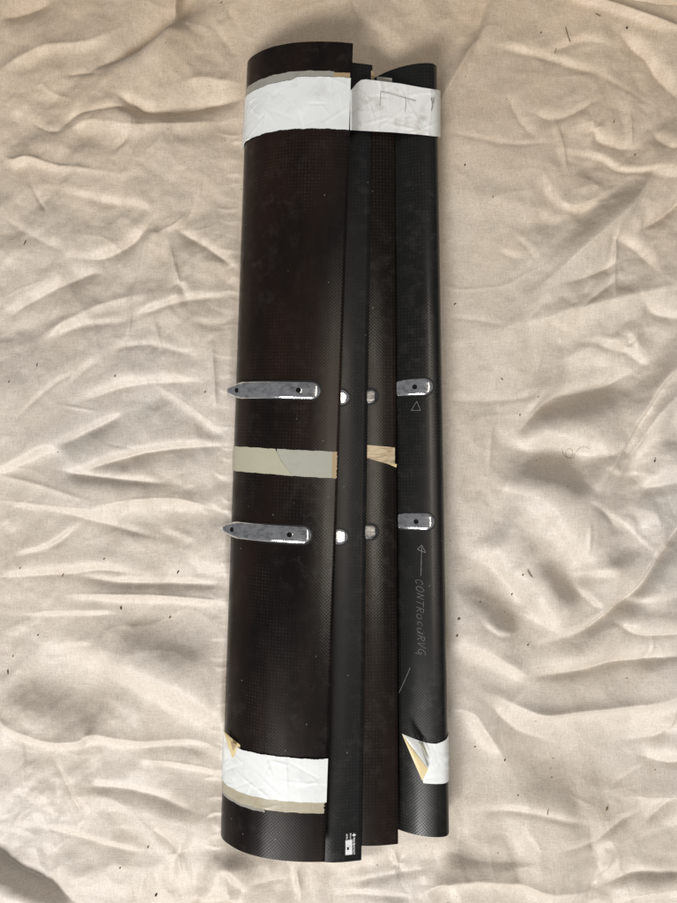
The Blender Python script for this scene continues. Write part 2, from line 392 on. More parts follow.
FOLDS = [
 # top left
 ([(178,-30),(175,0),(172,15),(160,30),(140,43),(120,55),(92,70)], .5,11,-1.5,14),
 ([(0,72),(20,60),(50,47),(90,42),(117,30)], -.35,9,.5,11),
 ([(60,75),(85,72),(100,76)], .2,6,-.6,6),
 ([(0,20),(20,12),(50,0)], .3,14,-.4,14),
 ([(118,98),(128,103),(142,111),(160,112),(190,105),(215,100),(245,97)], .9,10,-1.1,13),
 ([(58,130),(75,115),(100,112),(130,111),(150,113)], .4,6,-1.0,11),
 ([(28,118),(45,129),(62,131)], .3,8,-.7,5),
 ([(180,84),(200,79),(215,79),(245,83)], -.2,8,.6,12),
 ([(65,132),(90,123),(130,129),(180,125),(238,119)], 0,4,.5,12),
 ([(0,153),(12,160),(30,158),(60,167),(120,175)], -.5,5,.7,8),
 ([(136,118),(130,138),(113,152)], .4,7,-.5,6),
 ([(0,105),(25,115),(40,125)], .2,8,.3,10),
 ([(40,75),(48,90),(75,100)], -.2,6,.3,8),
 ([(210,20),(225,40),(235,55)], .3,6,-.3,6),
 ([(225,5),(240,30)], .2,6,-.4,7),
 # left, upper middle
 ([(55,188),(95,199),(138,206),(150,213)], .7,6,-.2,8),
 ([(30,183),(38,200),(47,213)], .3,4,-.7,4),
 ([(198,172),(193,203),(181,222),(160,233)], -.35,5,.6,4),
 ([(152,229),(163,234)], -1.0,7,-1.0,6),
 ([(176,230),(205,246),(240,272)], .7,8,-.5,12),
 ([(170,243),(178,275),(188,302)], .6,7,-.6,7),
 ([(70,258),(105,256),(135,240),(150,224)], .6,9,-.4,9),
 ([(150,228),(143,262),(133,290)], .3,8,-.3,5),
 ([(135,316),(160,308),(190,299),(238,296)], 1.0,6,-.6,8),
 ([(0,318),(25,302),(60,285),(90,272),(105,276)], .4,10,-.4,14),
 ([(40,335),(75,318),(110,302),(160,294)], -.3,10,.4,10),
 ([(45,338),(80,326),(132,321)], .6,6,-.4,9),
 ([(131,285),(130,330),(120,350)], .4,6,-.4,4),
 ([(156,322),(162,352)], .5,5,-.5,5),
 ([(0,215),(30,235),(70,255)], .3,8,-.3,10),
 ([(190,320),(215,325),(236,318)], .5,7,-.3,8),
 ([(205,345),(222,335),(236,340)], .3,6,-.4,6),
 # left middle
 ([(15,422),(40,397),(60,381),(74,372),(76,345)], .4,4,-.55,4),
 ([(55,447),(90,430),(128,412)], .7,6,-.4,14),
 ([(75,404),(120,388),(155,383),(212,382)], .6,11,-.2,10),
 ([(155,384),(180,400),(205,418),(232,440)], .3,6,.7,7),
 ([(-20,478),(5,470),(30,459),(50,451),(70,463)], .8,7,.2,9),
 ([(78,473),(110,462),(150,452),(190,447),(238,446)], .9,8,-.5,16),
 ([(60,470),(90,476),(130,480),(172,484)], .6,9,-.6,12),
 ([(-10,474),(40,485),(95,501)], -.5,5,.3,6),
 ([(0,501),(50,506),(105,510)], .1,4,.6,7),
 ([(95,506),(140,499),(180,499),(215,508)], .1,5,.8,14),
 ([(213,342),(215,380),(217,412)], .4,9,-.6,5),
 ([(100,442),(130,448),(155,455)], .1,4,-.4,3),
 ([(60,405),(100,412)], -.2,3,.3,3),
 ([(200,505),(225,512),(236,530)], .5,6,-.3,5),
 ([(100,360),(85,370),(70,385)], .4,7,-.2,6),
 ([(110,350),(150,345),(200,358)], .4,8,-.4,8),
 # left lower middle
 ([(50,508),(100,522),(165,540)], .3,8,-.6,9),
 ([(155,528),(180,537),(197,545)], .6,5,.1,6),
 ([(8,558),(50,546),(78,526)], .6,5,-.2,8),
 ([(-20,580),(60,575),(100,570),(135,573)], .6,11,-.3,8),
 ([(70,576),(120,582),(180,584),(236,586)], .5,7,-.95,11),
 ([(70,595),(130,594),(190,598),(236,602)], -.2,4,.8,9),
 ([(25,618),(70,616),(118,614)], .8,4,-.1,5),
 ([(50,651),(92,645)], .7,4,-.1,4),
 ([(40,655),(100,667),(140,680),(190,705),(234,742)], .75,13,.6,14),
 ([(0,690),(50,705),(110,728)], -.45,22,-.45,18),
 ([(110,635),(160,640),(220,665)], -.35,22,-.35,20),
 ([(190,560),(215,570),(236,565)], .4,7,.2,8),
 ([(0,520),(10,535)], .6,5,.3,5),
 # bottom left
 ([(-20,712),(0,722),(20,733),(45,742),(80,742),(90,735),(130,742),(190,744),(230,753)], -.35,10,.75,11),
 ([(130,752),(170,750),(210,758)], -.6,7,-.7,8),
 ([(140,762),(200,770),(228,777)], 0,3,.6,7),
 ([(15,733),(20,760),(22,790)], .2,5,-.5,4),
 ([(50,760),(65,790),(80,820)], .3,8,-.3,8),
 ([(35,830),(80,843),(145,856)], .7,5,-.2,7),
 ([(-30,842),(0,862),(35,882),(75,908)], .3,8,-1.3,13),
 ([(-20,880),(20,905)], .2,8,.6,10),
 ([(215,852),(226,866)], -.6,7,-.6,7),
 ([(222,862),(236,878),(246,888)], .7,5,.3,5),
 ([(190,905),(212,894),(238,897)], .2,4,.8,8),
 ([(150,830),(175,850),(180,880)], .3,10,-.3,10),
 ([(80,790),(130,795),(200,815)], .3,12,-.3,12),
 # below the panels
 ([(325,873),(350,866),(392,856)], .7,9,.5,9),
 ([(391,845),(399,868),(403,876)], .5,7,-.5,6),
 ([(296,870),(300,900)], .5,7,-.4,6),
 ([(345,890),(385,880),(430,872)], .3,5,-.5,10),
 ([(250,885),(290,880)], .5,8,-.2,8),
 ([(330,905),(370,898),(420,902)], .4,6,-.3,6),
 ([(425,896),(440,884),(460,876),(510,880),(540,889),(600,900)], -.45,10,1.1,18),
 # right, top
 ([(487,0),(478,35),(470,50),(452,82),(436,108)], -.75,13,.4,10),
 ([(370,45),(395,60),(440,66)], .3,6,-.4,7),
 ([(350,0),(362,25),(385,35)], .3,8,-.4,9),
 ([(495,44),(530,52),(560,60),(605,78)], .65,6,-.4,7),
 ([(600,76),(630,92),(655,105)], .2,4,-.4,4),
 ([(615,34),(640,52),(660,75),(685,105)], .6,9,-.5,8),
 ([(540,55),(580,42),(612,48)], .4,6,-.2,6),
 ([(438,130),(470,137),(510,143),(560,142)], .3,4,-.4,5),
 ([(563,153),(600,157),(622,170),(650,173),(690,174)], .9,4,-.3,5),
 ([(648,176),(690,180)], .9,4,-.3,5),
 ([(555,120),(562,148),(566,170)], .4,5,-.4,4),
 ([(590,120),(600,140),(640,150)], .5,10,-.3,10),
 ([(600,100),(560,118),(530,112)], .3,9,-.2,9),
 ([(630,110),(632,150)], .3,6,-.3,4),
 ([(650,130),(665,150),(677,150)], .6,8,-.3,8),
 ([(505,90),(520,120),(540,140)], .2,8,-.2,8),
 # right, second
 ([(548,178),(560,201),(580,206),(608,190)], .2,5,.6,7),
 ([(575,176),(592,182)], -.35,12,-.35,10),
 ([(649,177),(632,205),(612,225),(590,243),(555,273)], -.55,26,.5,18),
 ([(648,179),(632,205),(612,225),(590,243),(560,270)], .6,3,.6,3),
 ([(600,238),(630,245),(658,278)], .5,8,-.4,9),
 ([(615,226),(612,300)], .4,5,-.3,4),
 ([(640,230),(665,215),(690,190)], .5,10,-.5,10),
 ([(510,328),(545,323),(560,318),(590,310),(620,303),(650,296),(700,285)], .9,4,.35,13),
 ([(540,312),(600,298),(660,282)], -.4,10,-.3,6),
 ([(548,321),(572,330)], .9,3,-.2,5),
 ([(438,316),(480,320),(510,328)], .2,5,-.35,4),
 ([(575,312),(600,292),(615,280)], .3,6,-.5,6),
 ([(515,236),(528,248),(538,264)], .4,5,-.4,4),
 ([(500,250),(520,258)], .5,4,-.2,5),
 ([(560,285),(590,275),(620,262)], .5,10,-.3,12),
 ([(580,340),(625,345),(640,330)], .5,6,-.5,6),
 ([(640,300),(660,315),(690,320)], .5,10,-.4,10),
 # right middle
 ([(525,426),(540,408),(560,396),(580,392),(610,385),(632,373)], .8,10,-.7,25),
 ([(525,426),(540,408),(560,396)], .7,3,.2,3),
 ([(560,372),(590,362),(615,368)], .6,12,.2,10),
 ([(598,345),(630,352),(650,367)], .9,5,-.3,6),
 ([(625,335),(638,350)], .8,4,-.4,4),
 ([(690,358),(660,380),(645,405),(625,440),(610,465),(600,485)], -.5,16,.5,5),
 ([(690,360),(660,380),(645,405),(625,440)], .6,3,.5,4),
 ([(690,378),(655,412),(640,440),(618,475)], -.5,7,.7,18),
 ([(495,438),(530,450),(560,450),(600,456),(625,448)], .85,15,.1,6),
 ([(520,462),(555,478),(585,502)], -.75,16,-.75,18),
 ([(490,488),(530,498),(560,522)], .6,12,.2,12),
 ([(592,463),(620,475),(645,475),(665,490)], .6,3,-.1,4),
 ([(580,500),(600,510),(615,525)], .4,6,-.6,6),
 ([(640,490),(690,480)], .6,14,-.2,12),
 ([(545,352),(535,385),(528,400)], .2,6,-.2,5),
 ([(440,400),(500,400),(540,395)], .2,8,-.35,7),
 ([(493,430),(490,470)], .2,6,-.2,5),
 ([(655,440),(677,450),(690,450)], -.4,12,-.4,12),
 # right lower middle
 ([(690,512),(677,530),(655,560),(635,590),(610,610),(585,630),(540,646)], .9,5,-.5,17),
 ([(600,510),(625,525),(645,545),(662,562)], .6,3,-.2,3),
 ([(520,505),(550,525),(572,555),(588,578)], .8,18,.4,16),
 ([(462,556),(495,570),(515,592),(535,618),(562,636)], .8,17,.3,9),
 ([(535,560),(560,590),(580,605)], -.6,17,-.5,12),
 ([(450,590),(490,612),(520,640)], -.4,17,-.3,12),
 ([(578,588),(600,610)], .9,5,-.2,6),
 ([(580,575),(620,572)], .6,6,.2,6),
 ([(622,602),(650,598),(695,588)], .8,6,.1,7),
 ([(615,622),(640,633),(690,630)], .9,11,-.5,8),
 ([(630,610),(660,612),(690,618)], -.5,6,-.5,6),
 ([(584,520),(587,552)], .3,5,-.6,4),
 ([(478,618),(495,632),(514,636)], .7,4,-.1,5),
 ([(436,638),(480,648),(510,665),(532,678)], .3,4,.7,15),
 ([(535,678),(580,673),(610,665),(640,660),(700,648)], .8,14,-.85,10),
 ([(650,640),(648,655)], .4,4,-.4,4),
 ([(640,545),(620,560),(600,562)], -.3,12,-.3,12),
 ([(660,520),(640,530)], .5,14,.3,14),
 # right bottom
 ([(500,698),(540,713),(580,710),(620,705),(660,695),(700,672)], -.5,9,1.1,16),
 ([(600,735),(640,728),(690,722)], .2,10,.5,12),
 ([(620,748),(650,742),(665,735),(672,715)], .6,6,-.4,7),
 ([(640,760),(670,765),(700,755)], .7,13,-.5,10),
 ([(436,709),(470,712),(485,730),(508,764)], -.2,9,.6,13),
 ([(490,705),(520,735),(560,750)], .4,10,-.2,14),
 ([(640,800),(655,800),(690,792)], .2,6,.8,9),
 ([(690,788),(665,815),(650,830)], .6,8,-.7,9),
 ([(594,850),(615,832),(645,816)], .3,8,-1.0,8),
 ([(480,815),(530,813),(590,826)], .35,7,-.5,7),
 ([(560,850),(600,846)], .3,8,-.3,8),
 ([(605,893),(640,875),(690,866)], .2,8,-1.1,9),
 ([(598,898),(605,882),(614,868)], .8,6,-.3,6),
 ([(625,905),(655,886),(695,884)], .2,5,.9,13),
 ([(620,788),(648,770)], .6,4,-.3,5),
 ([(520,770),(570,790),(620,800)], -.25,30,-.25,30),
 ([(555,-8),(589,5),(621,14),(650,25),(700,38)], -1.1,11,1.0,6),
 ([(440,850),(480,860),(540,862)], -.3,9,-.35,12),
]
for f in FOLDS: fold(*f)
B *= 1.95 + 0.75 * np.clip(np.maximum((GX - 420) / 160, (GY - 470) / 160), 0, 1)
# fine crisp creases between the main folds
rr_ = random.Random(23)
for _ in range(230):
    x0 = rr_.uniform(PX0, PX1); y0 = rr_.uniform(PY0, PY1)
    if 225 < x0 < 455 and 40 < y0 < 860: continue
    if 430 < x0 < 500 and 120 < y0 < 540 and rr_.random() < .8: continue
    th = rr_.choice((rr_.gauss(0.15, 0.35), rr_.gauss(-0.45, 0.35), rr_.gauss(-0.9, 0.3), rr_.uniform(-1.6, 1.6)))
    ln = rr_.uniform(8, 36) if rr_.random() < .8 else rr_.uniform(36, 110)
    cv = rr_.uniform(-.2, .2) * ln
    p = [(x0, y0), (x0 + math.cos(th) * ln / 2 - math.sin(th) * cv / 2, y0 + math.sin(th) * ln / 2 + math.cos(th) * cv / 2), (x0 + math.cos(th) * ln, y0 + math.sin(th) * ln)]
    k_ = rr_.uniform(.15, .5)
    q_ = rr_.uniform(1.4, 2.8)
    sg_ = 1 if rr_.random() < .85 else -1
    fold(p, sg_ * k_, q_, -sg_ * k_ * rr_.uniform(.1, .6), q_ * rr_.uniform(.7, 2.0), 0.4)
# little tucks where the sheet is drawn in along the wide panel
for y0 in range(120, 850, 13):
    yy0 = y0 + rr_.uniform(-5, 5); xe = 242 - (yy0 - 60) * 0.022
    ln = rr_.uniform(8, 26); k_ = rr_.uniform(.2, .8)
    fold([(xe - ln, yy0 + rr_.uniform(-7, 7)), (xe - ln / 2, yy0 + rr_.uniform(-2, 2)), (xe + 6, yy0)], k_ * .3, 4, k_, rr_.uniform(2.5, 6), 0.35)

def smooth_noise(cell_x, cell_y, seed):
    r = np.random.default_rng(seed)
    kx = np.fft.fftfreq(NX, STEP)[None, :]; ky = np.fft.fftfreq(NY, STEP)[:, None]
    f = np.fft.fft2(r.standard_normal((NY, NX)))
    f *= np.exp(-((kx * cell_x) ** 2 + (ky * cell_y) ** 2) * 6)
    n = np.real(np.fft.ifft2(f))
    return n / n.std()

def facets(cell, ax, ay, ang, warp_amp, seed, soft):
    """flat-ish panes of crumpled cloth: each keeps one tilt"""
    r = np.random.default_rng(seed)
    n1 = smooth_noise(cell * .9, cell * .9, seed + 1); n2 = smooth_noise(cell * .9, cell * .9, seed + 2)
    ca, sa = math.cos(ang), math.sin(ang)
    U = ((GX + n1 * warp_amp) * ca + (GY + n2 * warp_amp) * sa) / (cell * ax) + 60
    Vv = (-(GX + n1 * warp_amp) * sa + (GY + n2 * warp_amp) * ca) / (cell * ay) + 60
    G = 200
    jx = r.random((G, G)); jy = r.random((G, G)); val = r.standard_normal((G, G)); gxs = r.standard_normal((G, G)) ; gys = r.standard_normal((G, G))
    iu = np.floor(U).astype(int); iv = np.floor(Vv).astype(int)
    num = np.zeros(GX.shape); den_ = np.zeros(GX.shape)
    best = np.full(GX.shape, 1e9); out = np.zeros(GX.shape)
    for du in (-1, 0, 1):
        for dv in (-1, 0, 1):
            a_ = np.clip(iu + du, 0, G - 1); b_ = np.clip(iv + dv, 0, G - 1)
            ex = U - (a_ + jx[a_, b_]); ey = Vv - (b_ + jy[a_, b_])
            d = ex * ex + ey * ey
            v = val[a_, b_] + 0.9 * (gxs[a_, b_] * ex + gys[a_, b_] * ey)
            m = d < best
            best[m] = d[m]; out[m] = v[m]
    k = np.exp(-((np.fft.fftfreq(NX, STEP)[None, :] * soft) ** 2 + (np.fft.fftfreq(NY, STEP)[:, None] * soft) ** 2) * 20)
    out = np.real(np.fft.ifft2(np.fft.fft2(out) * k))
    return np.clip(out, -2.2, 2.2)

# the sheet's own finer, unplanned crumpling
ridge = lambda n: 1 - np.minimum(np.abs(n) * 1.6, 1)          # thin random crease lines
warp = 0.5 + 0.5 * np.tanh(smooth_noise(90, 90, 3))
N1 = smooth_noise(38, 20, 11); N2 = smooth_noise(17, 11, 12); N3 = smooth_noise(8, 6, 13)
F1 = facets(58, 1.5, 0.8, 0.25, 9, 41, 1.6); F2 = facets(27, 1.4, 0.8, -0.5, 5, 52, 1.2); F3 = facets(13, 1.5, 0.8, 0.4, 3, 63, 0.9); F4 = facets(6.5, 1.4, 0.9, -0.3, 2, 74, 0.6)
calm = 1 - 0.55 * np.exp(-((GX - 105) / 90) ** 2 - ((GY - 690) / 60) ** 2) - 0.5 * np.exp(-((GX - 520) / 90) ** 2 - ((GY - 790) / 50) ** 2) - 0.55 * np.exp(-((GX - 470) / 40) ** 2 - ((GY - 320) / 200) ** 2)
B += calm * (0.14 * F1 + 0.10 * F2 * (0.35 + warp) + 0.11 * F3 * (0.25 + warp) + 0.07 * F4 * (0.3 + warp))
B += 0.03 * N2 + 0.03 * N3
R1 = smooth_noise(34, 26, 21); R2 = smooth_noise(22, 30, 22)

SLOPE = 0.72
kx = 2 * np.pi * np.fft.fftfreq(NX, STEP)[None, :]; ky = 2 * np.pi * np.fft.fftfreq(NY, STEP)[:, None]
ka = kx * az[0] + ky * az[1]
k2 = kx ** 2 + ky ** 2
den = ka ** 2 + 0.07 * k2 + (2 * np.pi / 420) ** 2 * 0.35
Hf = -SLOPE * np.fft.fft2(B) * (-1j * ka) / np.maximum(den, 1e-9)
Hm = np.real(np.fft.ifft2(Hf))
Hm += 1.0 * ridge(R1) ** 2 * np.clip(0.5 + 0.6 * N1, 0, 1) * 0.6 + 0.45 * ridge(R2) * np.clip(0.5 - 0.6 * N1, 0, 1)
Hm += 0.75 * CREST
Hm *= 0.888 / FPX                                                 # sheet pixels -> metres
Hm -= np.median(Hm)
Hm = np.where(Hm > 0, 0.03 * np.tanh(Hm / 0.03), 0.03 * np.tanh(Hm / 0.03))

# pressed flat where the panels lie on it
def sstep(a, b, x):
    t = np.clip((x - a) / (b - a), 0, 1); return t * t * (3 - 2 * t)
cxl = 242 - (GY - 60) * 0.022; cxr = 437 + (GY - 60) * 0.017
inx = sstep(-7, 6, GX - cxl) * sstep(-16, 6, cxr - GX)
iny = sstep(-16, 8, GY - 58) * sstep(-16, 8, 850 - GY)
press = inx * iny
Hm = Hm * (1 - press) + (-0.0022) * press
near = np.exp(-(np.maximum(np.maximum(cxl - GX, GX - cxr), 0) / 26) ** 2) * iny
Hm = np.where(Hm > 0, Hm * (1 - 0.35 * near), Hm)
XS, YS = px2w(GX, GY)
verts = np.stack([XS, YS, Hm], -1).reshape(-1, 3).astype(np.float32)
idx = np.arange(NX * NY).reshape(NY, NX)
quads = np.stack([idx[1:, :-1], idx[1:, 1:], idx[:-1, 1:], idx[:-1, :-1]], -1).reshape(-1, 4).astype(np.int32)
me = bpy.data.meshes.new("drop_cloth")
me.vertices.add(len(verts)); me.vertices.foreach_set("co", verts.ravel())
me.loops.add(quads.size); me.loops.foreach_set("vertex_index", quads.ravel())
me.polygons.add(len(quads)); me.polygons.foreach_set("loop_start", np.arange(0, quads.size, 4, dtype=np.int32))
me.polygons.foreach_set("use_smooth", np.ones(len(quads), dtype=bool))
me.update(calc_edges=True); me.validate()
me.materials.append(M_canvas)
cloth = bpy.data.objects.new("drop_cloth", me); C.objects.link(cloth)
tag(cloth, "crumpled beige canvas dust sheet spread under the black panels", "cloth")

def cloth_z(px, py):
    i = int(round((px - PX0) / STEP)); j = int(round((py - PY0) / STEP))
    return float(Hm[min(max(j, 0), NY - 1), min(max(i, 0), NX - 1)])

def slab(name, top, nrm, t, mat, parent=None, uvs=False):
    """closed thin sheet from a grid of top points [i][j] and normals"""
    top = np.array(top, float); nrm = np.array(nrm, float)
    n, m = top.shape[:2]
    low = top - nrm * t
    V = np.concatenate([top.reshape(-1, 3), low.reshape(-1, 3)])
    o = n * m
    F = []
    for i in range(n - 1):
        for j in range(m - 1):
            a, b, c, d = i * m + j, (i + 1) * m + j, (i + 1) * m + j + 1, i * m + j + 1
            F.append((a, b, c, d)); F.append((o + d, o + c, o + b, o + a))
    for i in range(n - 1):
        a, b = i * m, (i + 1) * m
        F.append((a, o + a, o + b, b))
        a, b = i * m + m - 1, (i + 1) * m + m - 1
        F.append((b, o + b, o + a, a))
    for j in range(m - 1):
        a, b = j, j + 1
        F.append((b, o + b, o + a, a))
        a, b = (n - 1) * m + j, (n - 1) * m + j + 1
        F.append((a, o + a, o + b, b))
    uvv = None
    if uvs: uvv = V[:, :2]
    ob = mesh_obj(name, V, F, mat, parent, True, uvv)
    md = ob.modifiers.new("edges", 'EDGE_SPLIT'); md.split_angle = math.radians(50)
    return ob

def grid_normals(P):
    P = np.array(P, float)
    du = np.gradient(P, axis=0); dv = np.gradient(P, axis=1)
    n = np.cross(du, dv); n /= np.linalg.norm(n, axis=-1, keepdims=True) + 1e-12
    if n[..., 2].mean() < 0: n = -n
    return n

# the sheet's turned-back hem in the far corner
hem_line = catmull([(560, -24), (595, -8), (614, 1), (635, 6), (653, 9), (677, 8), (720, 4), (800, -6)], 10)
hp = []
for (hx_, hy_) in hem_line:
    row = []
    for k in range(16):
        t = k / 15
        yy = hy_ - t * 70
        z = 0.012 + 0.014 * math.sin(min(t * 2.2, 1) * math.pi / 2) - 0.022 * max(t - 0.5, 0) + 0.0015 * math.sin(hx_ * 0.09 + k)
        x_, y_ = px2w(hx_, yy)
        row.append((x_, y_, z - 0.004 * (1 - t) ** 8))
    hp.append(row)
hem = slab("hem", hp, grid_normals(hp), 0.0012, M_canvas, cloth)

# ------------------------------------------------------------------ wing elements
class Wing:
    def __init__(self, name, mat, upper, lower, length, x_top, x_bot, yc, ref_u):
        """upper: (u,z) from left edge to right edge over the top; x_top/x_bot: where u=ref_u lies at the far / near end"""
        self.ang = math.atan2(-(x_top - x_bot), length)
        self.L = length
        ca, sa = math.cos(self.ang), math.sin(self.ang)
        mx = 0.5 * (x_top + x_bot)
        self.root = empty(name, (mx - ref_u * ca, yc - ref_u * sa, 0), self.ang)
        self.up = catmull(upper, 8)
        lo = catmull(lower, 8)
        seg = np.hypot(*np.diff(self.up, axis=0).T)
        self.s = np.concatenate([[0], np.cumsum(seg)])
        self.S = self.s[-1]
        loop = np.concatenate([self.up, lo[1:-1]])
        n = len(loop)
        cl = np.concatenate([loop, loop[:1]])
        arc = np.concatenate([[0], np.cumsum(np.hypot(*np.diff(cl, axis=0).T))])
        ns = 40
        V = []; UV = []; F = []
        for j in range(ns + 1):
            v = (j / ns - 0.5) * length
            for i in range(n + 1):
                k = i % n
                V.append((loop[k][0], v, loop[k][1])); UV.append((arc[i], v))
        w = n + 1
        for j in range(ns):
            for i in range(n):
                F.append((j * w + i, j * w + i + 1, (j + 1) * w + i + 1, (j + 1) * w + i))
        area_ = sum(loop[i][0] * loop[(i + 1) % n][1] - loop[(i + 1) % n][0] * loop[i][1] for i in range(n))
        if area_ > 0:  F = [f for f in F]
        F = [tuple(reversed(f)) for f in F] if area_ > 0 else F
        # end caps with a hair of rounding
        for e, v in ((0, -length / 2), (1, length / 2)):
            o = len(V)
            for i in range(n):
                V.append((loop[i][0], v, loop[i][1])); UV.append((loop[i][0], loop[i][1]))
            f = tuple(range(o, o + n))
            F.append(f)
        self.skin = mesh_obj("wing_skin", V, F, mat, self.root, True, UV)
        bm = bmesh.new(); bm.from_mesh(self.skin.data)
        bmesh.ops.recalc_face_normals(bm, faces=bm.faces)
        bm.to_mesh(self.skin.data); bm.free()
        md = self.skin.modifiers.new("edges", 'EDGE_SPLIT'); md.split_angle = math.radians(48)
    def at(self, s):
        """point and unit normal on the top curve at arc length s (tangent continuation outside)"""
        i = int(np.clip(np.searchsorted(self.s, s) - 1, 0, len(self.s) - 2))
        a, b = self.up[i], self.up[i + 1]
        L = self.s[i + 1] - self.s[i]
        t = (s - self.s[i]) / L
        p = a + (b - a) * t
        # smooth tangent
        i0, i1 = max(i - 1, 0), min(i + 2, len(self.up) - 1)
        tg = self.up[i1] - self.up[i0]; tg = tg / np.hypot(*tg)
        return p, np.array([-tg[1], tg[0]])
    def s_of_u(self, u):
        return float(np.interp(u, self.up[:, 0], self.s))
    def P(self, s, v, off=0.0):
        p, n = self.at(s)
        return (p[0] + n[0] * off, v, p[1] + n[1] * off)
    def N(self, s):
        n = self.at(s)[1]; return (n[0], 0, n[1])

def mono_u(w):      # top curve up to its furthest right point, so u -> s is single valued
    k = int(np.argmax(w.up[:, 0])); return k

class Track:
    """a stand-alone section line with the same lookups as a wing's top curve"""
    at = Wing.at; P = Wing.P; N = Wing.N
    def __init__(self, pts, root):
        self.up = catmull(pts, 8); self.root = root
        self.s = np.concatenate([[0], np.cumsum(np.hypot(*np.diff(self.up, axis=0).T))]); self.S = self.s[-1]

W1 = Wing("wing_element", M_c1,
    [(0.004, -0.0005), (0.0005, 0.004), (0.001, 0.012), (0.009, 0.0255), (0.030, 0.0435), (0.0545, 0.0545), (0.077, 0.0597), (0.0995, 0.0618), (0.118, 0.0618), (0.1345, 0.0605)],
    [(0.1345, 0.0605), (0.1345, 0.059), (0.11, 0.0575), (0.08, 0.053), (0.055, 0.044), (0.035, 0.030), (0.020, 0.012), (0.012, 0.002), (0.004, -0.0005)],
    1.0, 0.0160, -0.0185, -0.0012, 0.1345)
W2 = Wing("wing_element", M_c2,
    [(0.003, 0.004), (0.0, 0.010), (0.004, 0.021), (0.018, 0.034), (0.040, 0.0405), (0.060, 0.0405), (0.085, 0.0360)],
    [(0.085, 0.0360), (0.085, 0.0347), (0.060, 0.0362), (0.04, 0.035), (0.022, 0.026), (0.012, 0.010), (0.008, 0.004), (0.003, 0.004)],
    1.0, 0.0409, 0.0270, -0.0140, 0.085)
W3 = Wing("wing_element", M_c3,
    [(0.003, 0.003), (0.0, 0.008), (0.004, 0.017), (0.016, 0.0265), (0.035, 0.0322), (0.050, 0.0334), (0.068, 0.0324), (0.085, 0.0298)],
    [(0.085, 0.0298), (0.085, 0.0286), (0.060, 0.0295), (0.035, 0.027), (0.02, 0.018), (0.01, 0.006), (0.003, 0.003)],
    0.962, 0.0688, 0.0738, -0.0160, 0.085)
W4 = Wing("wing_element", M_c4,
    [(0.0, 0.0070), (0.012, 0.0180), (0.0235, 0.0265), (0.036, 0.0333), (0.0475, 0.0375), (0.0580, 0.0397), (0.0660, 0.0400), (0.0735, 0.0385), (0.0783, 0.0335), (0.080, 0.0265), (0.0785, 0.016), (0.072, 0.006), (0.06, 0.0005)],
    [(0.06, 0.0005), (0.04, 0.0015), (0.02, 0.003), (0.0, 0.0055), (0.0, 0.0070)],
    0.9685, 0.1248, 0.1405, 0.002, 0.080)
tag(W1.root, "widest black carbon fibre panel, lapping over the others, with two long silver slotted inserts", "wing panel", "four taped carbon panels")
tag(W2.root, "narrow slate black carbon strip with a small barcode sticker at its end", "wing panel", "four taped carbon panels")
tag(W3.root, "narrow brownish carbon strip between the stickered strip and the panel with chalk writing", "wing panel", "four taped carbon panels")
tag(W4.root, "round-nosed black carbon panel with chalk arrow and handwriting beside two silver inserts", "wing panel", "four taped carbon panels")

def s_top(w, u):
    k = mono_u(w)
    j = int(np.argmin(w.up[:k + 1, 0]))
    return float(np.interp(u, w.up[j:k + 1, 0], w.s[j:k + 1]))

